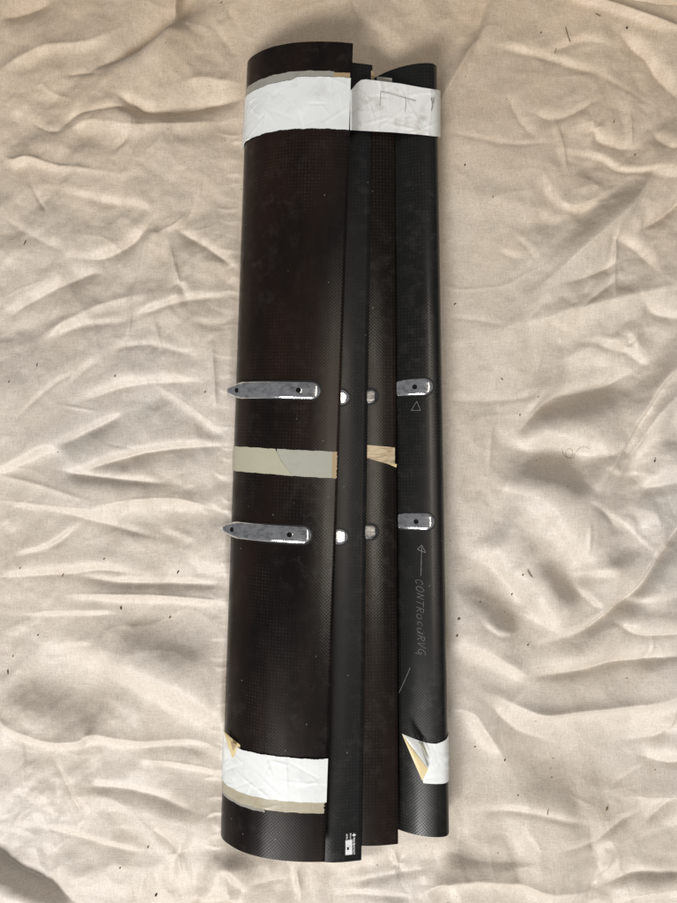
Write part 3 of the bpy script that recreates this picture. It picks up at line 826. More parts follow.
# ------------------------------------------------------------------ metal inserts
def insert(w, v, s0, s1, half, mat, holes=(), tab=False, tilt=0.0, rise=0.0021, mirror_end=False):
    """a bevelled metal insert let into the skin, following its curve; round at the right end"""
    n = 56
    prof = [(-1.0, -0.6), (-0.985, 0.0), (-0.93, 0.35), (-0.83, 0.66), (-0.70, 0.88), (-0.56, 0.97), (-0.3, 0.99), (0.0, 1.0), (0.3, 0.99), (0.56, 0.97), (0.70, 0.88), (0.83, 0.66), (0.93, 0.35), (0.985, 0.0), (1.0, -0.6)]
    ss = []
    for i in range(n + 1):
        t = i / n
        ss.append(s0 + (s1 - s0) * (1 - (1 - t) ** 1.7))
    V = []; F = []
    r = half
    m = len(prof)
    for i, s in enumerate(ss):
        d = s1 - s
        f = math.sqrt(max(1 - ((r - d) / r) ** 2, 0.0)) if d < r else 1.0
        g = 1.0 if d > r * 0.45 else max(d / (r * 0.45), 0.0) ** 0.6
        if tab:
            e = s - s0
            if e < 0.026:
                f = min(f, float(np.interp(e, [0, 0.0008, 0.003, 0.009, 0.013, 0.022], [0.36, 0.50, 0.56, 0.66, 0.84, 1.0])))
        f = max(f, 0.10)
        for (a, h) in prof:
            vv = v + a * half * f + tilt * (s - s0)
            hh = h * rise
            if h > 0: hh *= g
            p = w.P(s, vv, hh)
            V.append(p)
    for i in range(n):
        for j in range(m - 1):
            F.append((i * m + j, i * m + j + 1, (i + 1) * m + j + 1, (i + 1) * m + j))
    F.append(tuple(range(m))); F.append(tuple(reversed(range(n * m, n * m + m))))
    o = mesh_obj("insert", V, F, mat, w.root, True)
    bm = bmesh.new(); bm.from_mesh(o.data); bmesh.ops.recalc_face_normals(bm, faces=bm.faces); bm.to_mesh(o.data); bm.free()
    md = o.modifiers.new("edges", 'EDGE_SPLIT'); md.split_angle = math.radians(60)
    # pocket line round the insert, its shaded gap and dark bevel painted black
    V = []; F = []
    q = 0.0017
    for i, s in enumerate(ss):
        se = s0 + (s - s0) * (s1 + q - s0) / (s1 - s0)
        d = s1 + q - se; rr = r + q
        f = math.sqrt(max(1 - ((rr - d) / rr) ** 2, 0.0)) if d < rr else 1.0
        if tab and s - s0 < 0.040: f = 0.05 + 0.95 * sstep(0.026, 0.040, s - s0) 
        for a in (-1, -0.5, 0, 0.5, 1):
            V.append(w.P(se, v + a * rr * f + tilt * (s - s0), 0.00022))
    for i in range(n):
        for j in range(4):
            F.append((i * 5 + j, i * 5 + j + 1, (i + 1) * 5 + j + 1, (i + 1) * 5 + j))
    mesh_obj("pocket", V, F, M_pocket, o, True)
    # holes: dark discs on the plate stand in for the shade inside
    for (sh, rad) in holes:
        ring = 20
        V = []; F = []
        rows = [(1.25, 1.0 * rise + 0.00002), (1.12, 1.0 * rise + 0.00012), (1.0, 1.0 * rise + 0.00008)]
        for (k, h) in rows:
            for a in range(ring):
                th = 2 * math.pi * a / ring
                V.append(w.P(sh + math.cos(th) * rad * k, v + math.sin(th) * rad * k + tilt * (sh - s0), h))
        for b in range(len(rows) - 1):
            for a in range(ring):
                F.append((b * ring + a, b * ring + (a + 1) % ring, (b + 1) * ring + (a + 1) % ring, (b + 1) * ring + a))
        mesh_obj("hole_rim", V, F, mat, o, True)
        V = []; F = []
        for (k, h) in [(1.0, 1.0 * rise + 0.0002), (0.85, 1.0 * rise + 0.00012)]:
            for a in range(ring):
                th = 2 * math.pi * a / ring
                V.append(w.P(sh + math.cos(th) * rad * k, v + math.sin(th) * rad * k + tilt * (sh - s0), h))
        for a in range(ring):
            F.append((a, (a + 1) % ring, ring + (a + 1) % ring, ring + a))
        F.append(tuple(range(ring, 2 * ring)))
        mesh_obj("screw_hole", V, F, M_hole, o, True)
    return o

def v_of(w, px, py, z):
    x, y = px2w(px, py, z)
    c, s = math.cos(-w.ang), math.sin(-w.ang)
    dx, dy = x - w.root.location.x, y - w.root.location.y
    return dx * c - dy * s, dx * s + dy * c          # u, v

# the wide panel's inserts run level off its rounded edge as a drilled lug
T1 = Track([(-0.0075, 0.0205), (-0.002, 0.0245), (0.006, 0.0295), (0.016, 0.0365), (0.030, 0.0445), (0.0545, 0.0550), (0.077, 0.0600), (0.0995, 0.0620), (0.118, 0.0620)], W1.root)
for pr in ((320.5, 391), (311.5, 535.5)):
    u, v = v_of(W1, pr[0], pr[1], 0.062)
    s1 = float(np.interp(u, T1.up[:, 0], T1.s))
    insert(T1, v, 0.0, s1, 0.0108, M_chrome, holes=((s1 - 0.0268, 0.0032), (0.0155, 0.0032)), tab=True)
for (px, py) in ((349.5, 397.5), (348.0, 537.0)):
    u, v = v_of(W2, px, py, 0.041); s1 = s_top(W2, u)
    insert(W2, v, s1 - 0.055, s1, 0.0100, M_chrome)
for (px, py) in ((378.0, 396.0), (378.5, 531.5)):
    u, v = v_of(W3, px, py, 0.032); s1 = s_top(W3, u)
    insert(W3, v, s1 - 0.045, s1, 0.0100, M_chrome_dull)
for (px, py) in ((433.0, 386.5), (434.5, 521.5)):
    u, v = v_of(W4, px, py, 0.040); s1 = s_top(W4, u)
    insert(W4, v, s1 - 0.062, s1, 0.0108, M_chrome, holes=((s1 - 0.0225, 0.0031),))

# ------------------------------------------------------------------ chalk writing on the round-nosed panel
def ribbon(w, pts, width, mat, name, parent, off=0.00025):
    P = catmull(pts, 5) if len(pts) > 2 else np.array(pts, float)
    if len(pts) == 2:
        P = np.array([np.array(pts[0]) + (np.array(pts[1]) - np.array(pts[0])) * t for t in np.linspace(0, 1, 6)], float)
    Q = []
    for (px, py) in P:
        u, v = v_of(w, px, py, 0.038)
        Q.append((s_top(w, u), v))
    Q = np.array(Q)
    T = np.gradient(Q, axis=0); T /= np.hypot(T[:, 0], T[:, 1])[:, None] + 1e-9
    V = []; F = []
    for i, (q, t) in enumerate(zip(Q, T)):
        ww = width * (0.65 + 0.5 * random.random()) * 0.5
        for sgn in (-1, 1):
            V.append(w.P(q[0] - t[1] * ww * sgn, q[1] + t[0] * ww * sgn, off))
    for i in range(len(Q) - 1):
        if len(Q) > 9 and random.random() < 0.035: continue
        F.append((2 * i, 2 * i + 1, 2 * i + 3, 2 * i + 2))
    return V, F

def chalk(name, w, strokes, width):
    V = []; F = []
    for s in strokes:
        v, f = ribbon(w, s, width, None, None, None)
        o = len(V); V += v; F += [tuple(a + o for a in ff) for ff in f]
    return mesh_obj(name, V, F, M_chalk, w.root, True)

chalk("chalk_triangle", W4, [[(411.5, 410.2), (417, 401.2)], [(417, 401.2), (420.5, 410.4)], [(411.5, 410.2), (420.5, 410.4)]], 0.0007)
chalk("chalk_arrow", W4, [[(421.0, 576), (421.4, 560), (421.8, 547)], [(421.8, 545), (417.6, 549.5)], [(417.6, 549.5), (425.6, 552.5)], [(425.6, 552.5), (421.8, 545)]], 0.0008)
chalk("chalk_scratch", W4, [[(410.8, 669), (405.5, 683), (400, 697)]], 0.0006)
# handwriting: each letter in its own box, x along the line of writing (down the panel), y toward its top (to the right)
LET = {
 'C': [[(.8, .85), (.45, 1), (.12, .7), (.1, .3), (.4, .02), (.8, .12)]],
 'O': [[(.5, 1), (.12, .7), (.15, .2), (.5, 0), (.85, .3), (.82, .75), (.5, 1)]],
 'N': [[(.1, 0), (.18, 1)], [(.18, 1), (.72, .05)], [(.72, .0), (.85, 1)]],
 'T': [[(.45, 0), (.5, 1)], [(.05, .95), (.98, 1.02)]],
 'R': [[(.12, 0), (.2, 1)], [(.2, 1), (.75, .9), (.7, .55), (.2, .48)], [(.35, .48), (.9, 0)]],
 'o': [[(.5, .68), (.15, .45), (.25, .05), (.6, .0), (.82, .35), (.5, .68)]],
 'c': [[(.78, .6), (.4, .66), (.15, .3), (.4, 0), (.85, .1)]],
 'u': [[(.12, .68), (.2, .1), (.5, 0), (.8, .2), (.85, .7)], [(.85, .7), (.9, 0)]],
 'V': [[(.05, .9), (.4, .0)], [(.4, .0), (.85, .95)]],
 'G': [[(.85, .9), (.4, 1), (.1, .6), (.2, .1), (.6, 0), (.9, .35)], [(.9, .42), (.5, .42)], [(.9, .42), (1.02, -.35)]],
}
def write(text, x_base, y0, y1, height):
    st = []; n = len(text); adv = (y1 - y0) / n
    for k, ch in enumerate(text):
        h = height * (0.92 + 0.16 * random.random()); bx = x_base + 2.3 * k / n + random.uniform(-.3, .3)
        for s in LET[ch]:
            st.append([(bx + p[1] * h + random.uniform(-.35, .35), y0 + adv * (k + 0.02 + p[0] * 0.86 + 0.30 * (p[1] - .5)) + random.uniform(-.35, .35)) for p in s])
    return st
# read from the panel's far end down; tops of the letters face the round nose
chalk("chalk_writing", W4, write("CONTRocuRVG", 416.2, 579.5, 656, 7.4), 0.00055)

# ------------------------------------------------------------------ barcode sticker on the slate strip
def patch(w, name, corners, mat, parent, off, z=0.037, nu=5, nv=5):
    """flat print or sticker given by photograph-scaled corners (tl, tr, br, bl), laid on the skin"""
    (a, b, c, d) = [np.array(v_of(w, p[0], p[1], z)) for p in corners]
    V = []; F = []
    for i in range(nu):
        for j in range(nv):
            s, t = i / (nu - 1), j / (nv - 1)
            q = (a * (1 - s) + b * s) * (1 - t) + (d * (1 - s) + c * s) * t
            V.append(w.P(s_top(w, q[0]), q[1], off))
    for i in range(nu - 1):
        for j in range(nv - 1):
            F.append((i * nv + j, i * nv + j + 1, (i + 1) * nv + j + 1, (i + 1) * nv + j))
    o = mesh_obj(name, V, F, mat, parent, True)
    bm = bmesh.new(); bm.from_mesh(o.data)
    for f in bm.faces:
        f.normal_update()
        if f.normal.z < 0: f.normal_flip()
    bm.to_mesh(o.data); bm.free()
    return o
def rect(x0, y0, x1, y1): return [(x0, y0), (x1, y0), (x1, y1), (x0, y1)]
stk = patch(W2, "sticker", rect(345.2, 831.0, 356.2, 854.8), M_label_black, W2.root, 0.00035)
sx = lambda x: 340 + x * 40 / 677; sy = lambda y: 820 + y * 40 / 677
def lab(name, x0, y0, x1, y1, k=0, mat=None): return patch(W2, name, rect(sx(x0), sy(y0), sx(x1), sy(y1)), mat or M_label_white, stk, 0.00055 + k * 0.0002, nu=2, nv=2)
lab("white_panel", 92, 320, 205, 440); lab("white_panel", 90, 487, 205, 570); lab("white_panel", 152, 442, 205, 485); lab("white_panel", 92, 442, 116, 485)
# tiny lines of print, too small to read
def print_lines(x0, x1, y0, y1, seed):
    r = random.Random(seed); V = []; F = []
    y = y0
    while y < y1:
        h = r.uniform(7, 15)
        w0 = x0 + r.uniform(0, .2) * (x1 - x0); w1 = x1 - r.uniform(0, .3) * (x1 - x0)
        for (a, b, c, d) in ((w0, y, w1, y + h * 0.4), (w0 if r.random() < .5 else (w0 + w1) / 2, y + h * .4, (w0 + w1) / 2 if r.random() < .5 else w1, y + h)):
            o = len(V)
            for (qx, qy) in ((a, b), (c, b), (c, d), (a, d)):
                u, v = v_of(W2, sx(qx), sy(qy), 0.037)
                V.append(W2.P(s_top(W2, u), v, 0.00057))
            F.append((o, o + 3, o + 2, o + 1))
        y += h + r.uniform(3, 7)
    return mesh_obj("print", V, F, M_label_white, stk, False)
print_lines(100, 130, 215, 305, 1); print_lines(163, 190, 212, 310, 2); print_lines(216, 256, 290, 565, 3)
# four-point emblem
V = []; F = []
for a in range(8):
    rr = 38 if a % 2 == 0 else 20
    th = a * math.pi / 4
    u, v = v_of(W2, sx(236 + rr * math.cos(th)), sy(246 + rr * 0.85 * math.sin(th)), 0.037)
    V.append(W2.P(s_top(W2, u), v, 0.00057))
mesh_obj("emblem", V, [tuple(range(8))], M_label_white, stk, False)

# ------------------------------------------------------------------ tapes
_CR = {}
def wr(a, b, seed=0.0):
    """tape relief in metres: a handful of straight folds and soft blisters, (a along, b across)"""
    if seed not in _CR:
        r = random.Random(int(seed * 100) + 5)
        L = []
        for _ in range(30):
            th = r.choice((r.gauss(0, 0.25), r.gauss(1.57, 0.35), r.gauss(0.6, 0.3), r.gauss(-0.6, 0.3)))
            L.append((r.uniform(0, 0.16), r.uniform(-0.03, 0.03), math.cos(th), math.sin(th), r.uniform(0.006, 0.028), r.uniform(0.0006, 0.0013), r.choice((-.8, 1, 1)) * r.uniform(0.0002, 0.0008)))
        Bl = [(r.uniform(0, 0.16), r.uniform(-0.03, 0.03), r.uniform(0.006, 0.018), r.uniform(-0.0005, 0.0010)) for _ in range(9)]
        _CR[seed] = (L, Bl)
    L, Bl = _CR[seed]
    h = 0.0
    for (x, y, c, s_, ln, w_, am) in L:
        dx, dy = a - x, b - y
        al = dx * c + dy * s_; ac = -dx * s_ + dy * c
        if abs(ac) < 4 * w_ and abs(al) < 2 * ln:
            h += am * math.exp(-(ac / w_) ** 2 - (al / ln) ** 4)
    for (x, y, rr, am) in Bl:
        h += am * math.exp(-((a - x) ** 2 + (b - y) ** 2) / rr ** 2)
    return h

def drape(w, name, s0, s1, va, vb, mat, parent, off=0.0006, t=0.00018, ns=44, nv=16, seed=0.0, edge=None, amp=1.0, wob=0.00028):
    """tape on a wing between arc lengths s0..s1 and va(s)..vb(s)"""
    P = []
    f0 = va(s0) if callable(va) else va; f1 = vb(s0) if callable(vb) else vb; vmid = 0.5 * (f0 + f1)
    for i in range(ns + 1):
        s = s0 + (s1 - s0) * i / ns
        row = []
        for j in range(nv + 1):
            k = j / nv
            a = va(s) if callable(va) else va
            b = vb(s) if callable(vb) else vb
            a += wob * (math.sin(s * 310 + seed) + 0.7 * math.sin(s * 1130 + 3 * math.sin(s * 200)) + 0.5 * math.sin(s * 61 + seed)); b += wob * (math.sin(s * 270 + seed * 2) + 0.8 * math.sin(s * 990 + 4 * math.sin(s * 170)) + math.sin(s * 70 + seed))
            v = a + (b - a) * k
            ss = s
            if edge: ss = s + edge(k) * (i / ns)
            row.append(w.P(ss, v, off + amp * (wr(s, v - vmid, seed) + 0.0004)))
        P.append(row)
    return slab(name, P, grid_normals(P), t, mat, parent)

def jag(seed, a):
    r = random.Random(seed); ks = [r.uniform(-a, a) for _ in range(40)]
    return lambda k: ks[int(k * 16) % 40]

# far-end band: over the wide panel
t1 = empty("tape_band", tuple(W1.root.location), W1.ang)
tag(t1, "white tape band across the far end of the wide panel, over grey clear tape", "tape", "white tape bands")
sL = 0.010
drape(W1, "clear_tape", sL, W1.S - 0.020, 0.4500, 0.4640, M_clear, t1, 0.00035, 0.00015, seed=1.0, amp=0.3)
drape(W1, "glue_end", W1.S - 0.020, W1.S - 0.0006, 0.4500, 0.4630, M_glue, t1, 0.00035, 0.00015, ns=10, nv=6, seed=1.0, amp=0.3)
drape(W1, "white_strip", 0.004, W1.S + 0.0004, 0.3935, lambda s: 0.4530 + 0.0035 * sstep(0.09, 0.10, s), M_white, t1, 0.00085, 0.0002, ns=110, nv=40, seed=2.0)
# loose bit hanging off the rounded edge
fl_ = []
for i in range(9):
    k = i / 8
    row = []
    for j in range(7):
        q = j / 6
        p = W1.P(0.012, 0.3925 + 0.060 * k, 0.001)
        row.append((p[0] - 0.0052 * q * (1 - 0.5 * k), p[1], p[2] - 0.013 * q + 0.001 * math.sin(k * 5)))
    fl_.append(row)
slab("loose_edge", fl_, grid_normals(fl_), 0.0002, M_white_dirty, t1)

# far-end band: from the wide panel's thin edge down over the other three
def world_P(w, s, v, off=0.0):
    p = w.P(s, v, off); ca, sa = math.cos(w.ang), math.sin(w.ang)
    return np.array([w.root.location.x + p[0] * ca - p[1] * sa, w.root.location.y + p[0] * sa + p[1] * ca, p[2]])
t2 = empty("tape_band", (0.07, 0.42, 0.04))
tag(t2, "creased dirty white tape bridging the narrow strips and the round-nosed panel at the far end", "tape", "white tape bands")
path = []
for (px, z) in ((350.2, 0.0640), (352.0, 0.0632), (354.5, 0.0580), (359, 0.0500), (366, 0.0455), (373, 0.0430), (385, 0.0415), (396, 0.0412), (410, 0.0418), (424, 0.0424), (432, 0.0416), (437.0, 0.0375), (440.0, 0.030), (440.6, 0.021), (439, 0.012)):
    path.append((px, z))
path = catmull(path, 9)
topy = lambda px: float(np.interp(px, [350, 353, 357, 361, 366, 400, 420, 438, 442], [91, 88, 83, 80, 79.3, 83.5, 87.2, 90, 91]))
boty = lambda px: float(np.interp(px, [350, 360, 392, 420, 438, 442], [130.0, 130.6, 132.2, 134.6, 136.6, 137.5]))
P = []
for (px, z) in path:
    row = []
    for j in range(37):
        k = j / 36
        zz = z
        # sharp little ridges where it has been folded
        for c0, h_ in ((380.0, 0.0008), (405.5, 0.0009), (430, 0.0006)):
            zz += h_ * math.exp(-((px - c0 - 1.5 * math.sin(k * 5)) / 1.1) ** 2)
        diag = (px - 414) + (k - 0.62) * 16
        if 405 < px < 436: zz += 0.0009 * math.exp(-(((px - 423) * 0.75 + (k - 0.45) * 24) / 2.2) ** 2) * math.exp(-((k - 0.5) / 0.3) ** 2)
        zz += wr((px - 345) * 0.0013, k * 0.06 - 0.03, 4.0)
        py = topy(px) + (boty(px) - topy(px)) * k
        x_, y_ = px2w(px, py, zz)
        row.append((x_ - 0.07, y_ - 0.42, zz - 0.04))
    P.append(row)
slab("white_strip", P, grid_normals(P), 0.0002, M_white_dirty, t2)
# scrap of brown paper tape sticking out above the band
P = []
for i in range(6):
    row = []
    for j in range(7):
        px = 371.0 + 3.4 * i / 5 + 0.7 * math.sin(j * 1.7) * (i / 5); py = 70.5 + 12.5 * j / 6 + i * 0.5
        x_, y_ = px2w(px, py, 0.036)
        row.append((x_ - 0.07, y_ - 0.42, 0.036 - 0.04 + 0.0006 * math.sin(i + j)))
    P.append(row)
slab("brown_scrap", P, grid_normals(P), 0.0002, M_glue, t2)
# dark under-tape showing as a sliver beside it
P = []
for i in range(8):
    row = []
    for j in range(4):
        px = 377 + 15 * i / 7; py = 76.5 + 0.25 * i + 5.0 * j / 3
        zz = 0.0345 + 0.003 * i / 7
        x_, y_ = px2w(px, py, zz)
        row.append((x_ - 0.07, y_ - 0.42, zz - 0.04))
    P.append(row)
slab("clear_tape", P, grid_normals(P), 0.0002, M_clear, t2)

# pencil marks on that band
def pen(marks, parent, base, zf, width, mat):
    V = []; F = []
    for s in marks:
        Q = catmull(s, 4) if len(s) > 2 else np.array([np.array(s[0]) + (np.array(s[1]) - np.array(s[0])) * t for t in np.linspace(0, 1, 5)])
        T = np.gradient(Q, axis=0); T /= np.hypot(T[:, 0], T[:, 1])[:, None] + 1e-9
        o = len(V)
        for q, t in zip(Q, T):
            for sg in (-1, 1):
                px, py = q[0] - t[1] * width * sg, q[1] + t[0] * width * sg
                z = zf(px, py); x_, y_ = px2w(px, py, z)
                V.append((x_ - base[0], y_ - base[1], z - base[2]))
        for i in range(len(Q) - 1):
            F.append((o + 2 * i, o + 2 * i + 1, o + 2 * i + 3, o + 2 * i + 2))
    return mesh_obj("pen_mark", V, F, mat, parent, True)
M_smear = mat_plain("grey_smear", (0.20, 0.18, 0.16), 0.7, 0.2, 500)
zf2 = lambda px, py: float(np.interp(px, path[:80, 0], path[:80, 1])) + 0.0013
pen([[(380.8, 91), (380.4, 98), (379.8, 106)], [(381, 91.5), (390, 93.5), (404, 97.5), (416, 101)], [(405.4, 97), (405.8, 105), (405.2, 112)]], t2, (0.07, 0.42, 0.04), zf2, 0.22, M_smear)
pen([[(431.0, 98), (432.5, 104), (431.5, 111)], [(433.6, 97), (434, 103)]], t2, (0.07, 0.42, 0.04), zf2, 0.35, M_smear)

# near-end band on the wide panel
t3 = empty("tape_band", tuple(W1.root.location), W1.ang)
tag(t3, "white tape band on the near end of the wide panel with a yellowed curled corner", "tape", "white tape bands")
drape(W1, "beige_tape", 0.006, W1.S - 0.0012, -0.4405, -0.4200, M_beige_clear, t3, 0.0004, 0.00015, seed=6.0, amp=0.4, edge=jag(3, 0.0012))
drape(W1, "clear_tape", 0.004, W1.S * 0.55, -0.4440, -0.4395, M_clear, t3, 0.0003, 0.00012, seed=6.3, amp=0.2, nv=4)
drape(W1, "white_strip", 0.003, W1.S + 0.0012, lambda s: -0.4268, lambda s: -0.3735 - 0.012 * (1 - sstep(0.0, 0.030, s)), M_white, t3, 0.0009, 0.0002, ns=110, nv=38, seed=7.0)
# curled corner: underside with yellow adhesive
def tri_sheet(name, a, b, c, mat, parent, bulge, n=8):
    a, b, c = [np.array(p, float) for p in (a, b, c)]
    nn = np.cross(b - a, c - a); nn /= np.linalg.norm(nn)
    if nn[2] < 0: nn = -nn
    P = []
    for i in range(n + 1):
        row = []
        for j in range(n + 1):
            s, t = i / n, j / n
            p = a + (b - a) * s * (1 - t) + (c - a) * s * t
            row.append(p + nn * bulge * math.sin(math.pi * s) * (0.5 + 0.5 * math.sin(math.pi * t)))
        P.append(row)
    P = np.array(P)
    N = np.tile(nn, (n + 1, n + 1, 1))
    return slab(name, P, N, 0.0002, mat, parent)
def loc1(px, py, z):
    u, v = v_of(W1, px, py, z); return (u, v, z)
def loc4(px, py, z):
    u, v = v_of(W4, px, py, z); return (u, v, z)
tri_sheet("curled_corner", loc1(223.6, 731, 0.026), loc1(243, 747, 0.042), loc1(232.5, 758, 0.036), M_cream, t3, 0.002)
tri_sheet("curled_corner", loc1(223.6, 731, 0.0255), loc1(232.5, 758, 0.0355), loc1(224.5, 764, 0.020), M_white_dirty, t3, 0.001)
tri_sheet("glue_spot", loc1(230.5, 741, 0.0375), loc1(237.0, 744.5, 0.0425), loc1(233.0, 751, 0.0398), M_glue, t3, 0.0006)

# near-end scrap on the round-nosed panel
t4 = empty("tape_band", tuple(W4.root.location), W4.ang)
tag(t4, "short white tape scrap with folded cream corner on the round-nosed panel's near end", "tape", "white tape bands")
sN = s_top(W4, 0.0795)
ua, va_ = v_of(W4, 419, 741, 0.039); ub, vb_ = v_of(W4, 423.5, 783.4, 0.039)
s_a = s_top(W4, ua); s_b = s_top(W4, ub)
def top4(s):
    k = (s - s_a) / (sN - s_a)
    return va_ - 0.0030 * math.sin(math.pi * min(max(k, 0), 1)) * 1.0 + 0.004 * max(k - 0.5, 0) * 2
P = []
for i in range(41):
    k = i / 40
    row = []
    for j in range(21):
        q = j / 20
        s = (s_a + (s_b - s_a) * q) * (1 - k) + (sN + 0.014) * k
        v = top4(s) * (1 - q) + vb_ * q
        row.append(W4.P(s, v, 0.0010 + wr(s, v + 0.40, 9.0)))
    P.append(row)
slab("white_strip", P, grid_normals(P), 0.0002, M_white, t4)
tri_sheet("curled_corner", loc4(402.0, 734.0, 0.0470), loc4(428.0, 769.5, 0.0445), loc4(422.3, 781, 0.0425), M_cream, t4, 0.0012)
tri_sheet("curled_corner", loc4(402.0, 733.8, 0.0476), loc4(418.8, 740.5, 0.0445), loc4(428.0, 769.0, 0.0452), M_white_dirty, t4, 0.0014)
tri_sheet("curled_corner", loc4(417.5, 741.5, 0.0450), loc4(424.0, 745.0, 0.0440), loc4(430.0, 760, 0.0452), M_mask_beige, t4, 0.0008)

# masking tape on the middle of the wide panel
t5 = empty("masking_tape", tuple(W1.root.location), W1.ang)
tag(t5, "beige and grey masking tape strip across the middle of the wide panel", "tape", "old masking tape pieces")
u_r, vr0 = v_of(W1, 337, 452, 0.061); _, vr1 = v_of(W1, 336.5, 478.5, 0.061)
_, vl0 = v_of(W1, 237, 446.2, 0.018); _, vl1 = v_of(W1, 236, 470.5, 0.018)
s_l = 0.006; s_r = W1.S - 0.0002
vt = lambda s: vl0 + (vr0 - vl0) * (s - s_l) / (s_r - s_l)
vb2 = lambda s: vl1 + (vr1 - vl1) * (s - s_l) / (s_r - s_l)
s_m = s_top(W1, v_of(W1, 280, 460, 0.054)[0])
drape(W1, "grey_strip", s_m - 0.004, s_r - 0.006, vb2, vt, M_mask_grey, t5, 0.00035, 0.00015, seed=3.3, amp=0.25, wob=0.0002)
drape(W1, "glue_end", s_r - 0.006, s_r, vb2, vt, M_glue, t5, 0.00035, 0.00015, ns=6, seed=3.3, amp=0.25, wob=0.0002, edge=jag(8, 0.0006))
def torn(k):     # torn edge of the beige layer, sweeping out toward the near side
    return 0.016 * (1 - k) ** 1.3 - 0.006 * k + 0.0012 * math.sin(k * 9) * (1 - k)
drape(W1, "beige_strip", s_l, s_m, vb2, vt, M_mask_beige, t5, 0.0007, 0.0002, seed=3.9, amp=0.25, edge=torn, wob=0.0002)

# masking tape scrap on the brownish strip
t6 = empty("masking_tape", tuple(W3.root.location), W3.ang)
tag(t6, "torn scrap of streaky brown masking tape on the narrow brownish strip", "tape", "old masking tape pieces")
P = []
for i in range(15):
    k = i / 14
    row = []
    for j in range(9):
        q = j / 8
        px = 362 + (395.3 - 362) * k + 1.2 * q * k
        py = (444.5 + 3.0 * k) * (1 - q) + (456.5 + 10.0 * k - (0.8 if k > .95 else 0)) * q
        u, v = v_of(W3, px, py, 0.032)
        row.append(W3.P(s_top(W3, min(u, 0.0849)), v, 0.0006 + 0.0005 * math.sin((px * 0.5 + py * 0.9) * 0.9) * 0.6 + 0.0003))
    P.append(row)
slab("torn_strip", P, grid_normals(P), 0.0002, M_wood, t6)
tri_sheet("curled_corner", (v_of(W3, 388.5, 464.0, .033) + (0.0335,)), (v_of(W3, 396.8, 464.0, .034) + (0.0345,)), (v_of(W3, 396.2, 467.5, .034) + (0.0350,)), M_cream, t6, 0.0006, 4)

# ------------------------------------------------------------------ debris on the sheet
def chip(px, py, ln, ang, wd, mat, group, label, name="debris_chip"):
    z = cloth_z(px, py)
    r = random.Random(int(px * 31 + py))
    x, y = px2w(px, py, z)
    n = 5
    V = []; F = []
    for i in range(n + 1):
        t = i / n - 0.5
        w_ = wd * (0.35 + math.sqrt(max(0.25 - t * t, 0)) * 1.3) * r.uniform(.75, 1.15)
        bend = 0.12 * ln * (0.25 - t * t) * r.uniform(.5, 1.4)
        for (a, h) in ((-0.5, 0.0), (-0.2, 0.9), (0.3, 0.8), (0.5, 0.0)):
            V.append((t * ln, a * w_ + bend, h * min(wd, 0.0012) * r.uniform(.7, 1.2)))
    for i in range(n):
        for j in range(3):
            F.append((i * 4 + j, (i + 1) * 4 + j, (i + 1) * 4 + j + 1, i * 4 + j + 1))
        F.append((i * 4 + 3, (i + 1) * 4 + 3, (i + 1) * 4, i * 4))
    F.append((3, 2, 1, 0)); F.append((n * 4, n * 4 + 1, n * 4 + 2, n * 4 + 3))
    o = mesh_obj(name, V, F, mat, None, False)
    o.location = (x, y, z + 0.0001); o.rotation_euler = (0, 0, math.radians(ang))
    tag(o, label, "debris", group)
    return o
G1 = "small dark specks scattered on the cloth"
L1 = "tiny dark speck of dirt lying on the beige cloth"
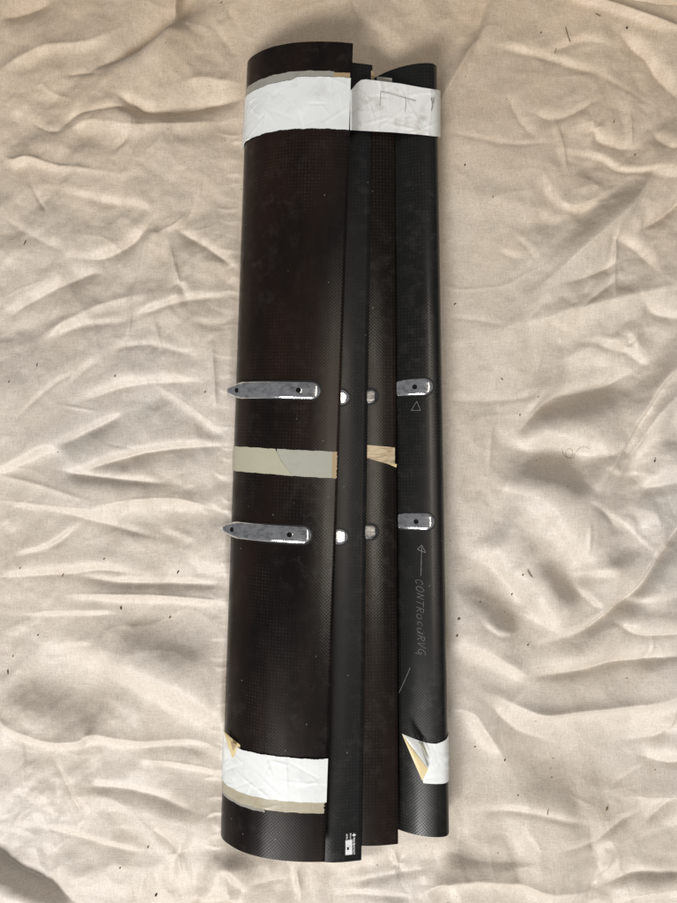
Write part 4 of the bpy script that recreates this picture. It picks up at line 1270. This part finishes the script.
CH = [(63,575,6,60,2),(20,568,3,50,1.6),(121,608,4.5,100,3),(170,617,4,60,3.4),(178,572,6,60,2.2),(38,635,3,40,2),(104,559,3,20,2),(8,672,7,100,2.2),(145,672,3,30,2),(13,656,3,80,2),
      (156,895,4.5,60,3.2),(42,885,4,40,2),(148,847,3,60,2.4),(120,868,2.6,20,2),(37,365,4,80,1.6),(115,376,3,30,2.4),(25,243,7,70,1.6),(9,382,2.6,40,2),(58,452,2,0,1.8),(205,392,3,50,1.8),
      (465,165,3,80,2.2),(459,619,4,20,3.0),(512,594,4,70,2.2),(480,602,3.4,30,2),(523,575,3,60,2.2),(457,636,3,20,2),(528,645,2.6,40,2),(541,33,2.6,30,2.4),(455,304,3.6,40,2),(502,379,4,130,1.4),
      (493,197,3,70,1.6),(505,760,3.4,60,2.2),(532,767,4,100,1.8),(475,747,2.6,20,2),(553,758,2.6,30,2),(518,795,2.6,50,2),(487,770,2.6,50,2),(655,461,3.6,70,2.6),(520,415,2.4,80,2),(607,809,6,60,3.6),
      (627,28,3.4,60,2.8),(635,155,3,30,2),(614,122,5,80,1.6)]
for i, (px, py, ln, ang, wd) in enumerate(CH):
    chip(px, py, ln * 0.0009, ang, wd * 0.0009, M_chip if i % 3 else M_chip_b, G1, L1)
G2 = "short straw bits lying on the cloth"
for (px, py, ln, ang, lb) in ((568, 35, 16, 108, "longest thin straw bit lying on the cloth near the turned-back hem"),
                              (556, 50, 7, 70, "short straw bit lying below the longest straw near the hem"),
                              (598, 15, 6, 150, "short slanting straw bit right beside the cloth's turned-back hem"),
                              (221, 3, 3, 30, "tiny straw bit at the top edge of the cloth, left of the panels"),
                              (530, 574, 9, 125, "slanting straw bit on the cloth to the right of the chalk writing"),
                              (548, 812, 6, 80, "upright straw bit on the cloth to the right of the folded tape scrap")):
    chip(px, py, ln * 0.0013, ang, 0.0012, M_chip_b, G2, lb, "straw_bit")

# loose sewing thread curl
tp = catmull([(562, 449), (564, 455), (569, 458), (573, 454), (571, 449), (566, 450), (567, 457), (573, 458), (577, 451), (583, 447), (590, 449)], 8)
V = []; F = []
for i, (px, py) in enumerate(tp):
    z = cloth_z(px, py) + 0.0016 + 0.0003 * math.sin(i * 0.3)
    x, y = px2w(px, py, z)
    a = tp[min(i + 1, len(tp) - 1)] - tp[max(i - 1, 0)]; a = a / np.hypot(*a)
    nx_, ny_ = a[1], a[0]
    for th in (0, 2.1, 4.2):
        V.append((x + nx_ * 0.0002 * math.cos(th), y + ny_ * 0.0002 * math.cos(th), z + 0.0002 * math.sin(th)))
for i in range(len(tp) - 1):
    for j in range(3):
        F.append((i * 3 + j, i * 3 + (j + 1) % 3, (i + 1) * 3 + (j + 1) % 3, (i + 1) * 3 + j))
th_o = mesh_obj("thread", V, F, mat_plain("thread_grey", (0.20, 0.17, 0.13), 0.8, 0.2, 300), None, True)
tag(th_o, "loose curled grey thread lying on the pale cloth", "thread")
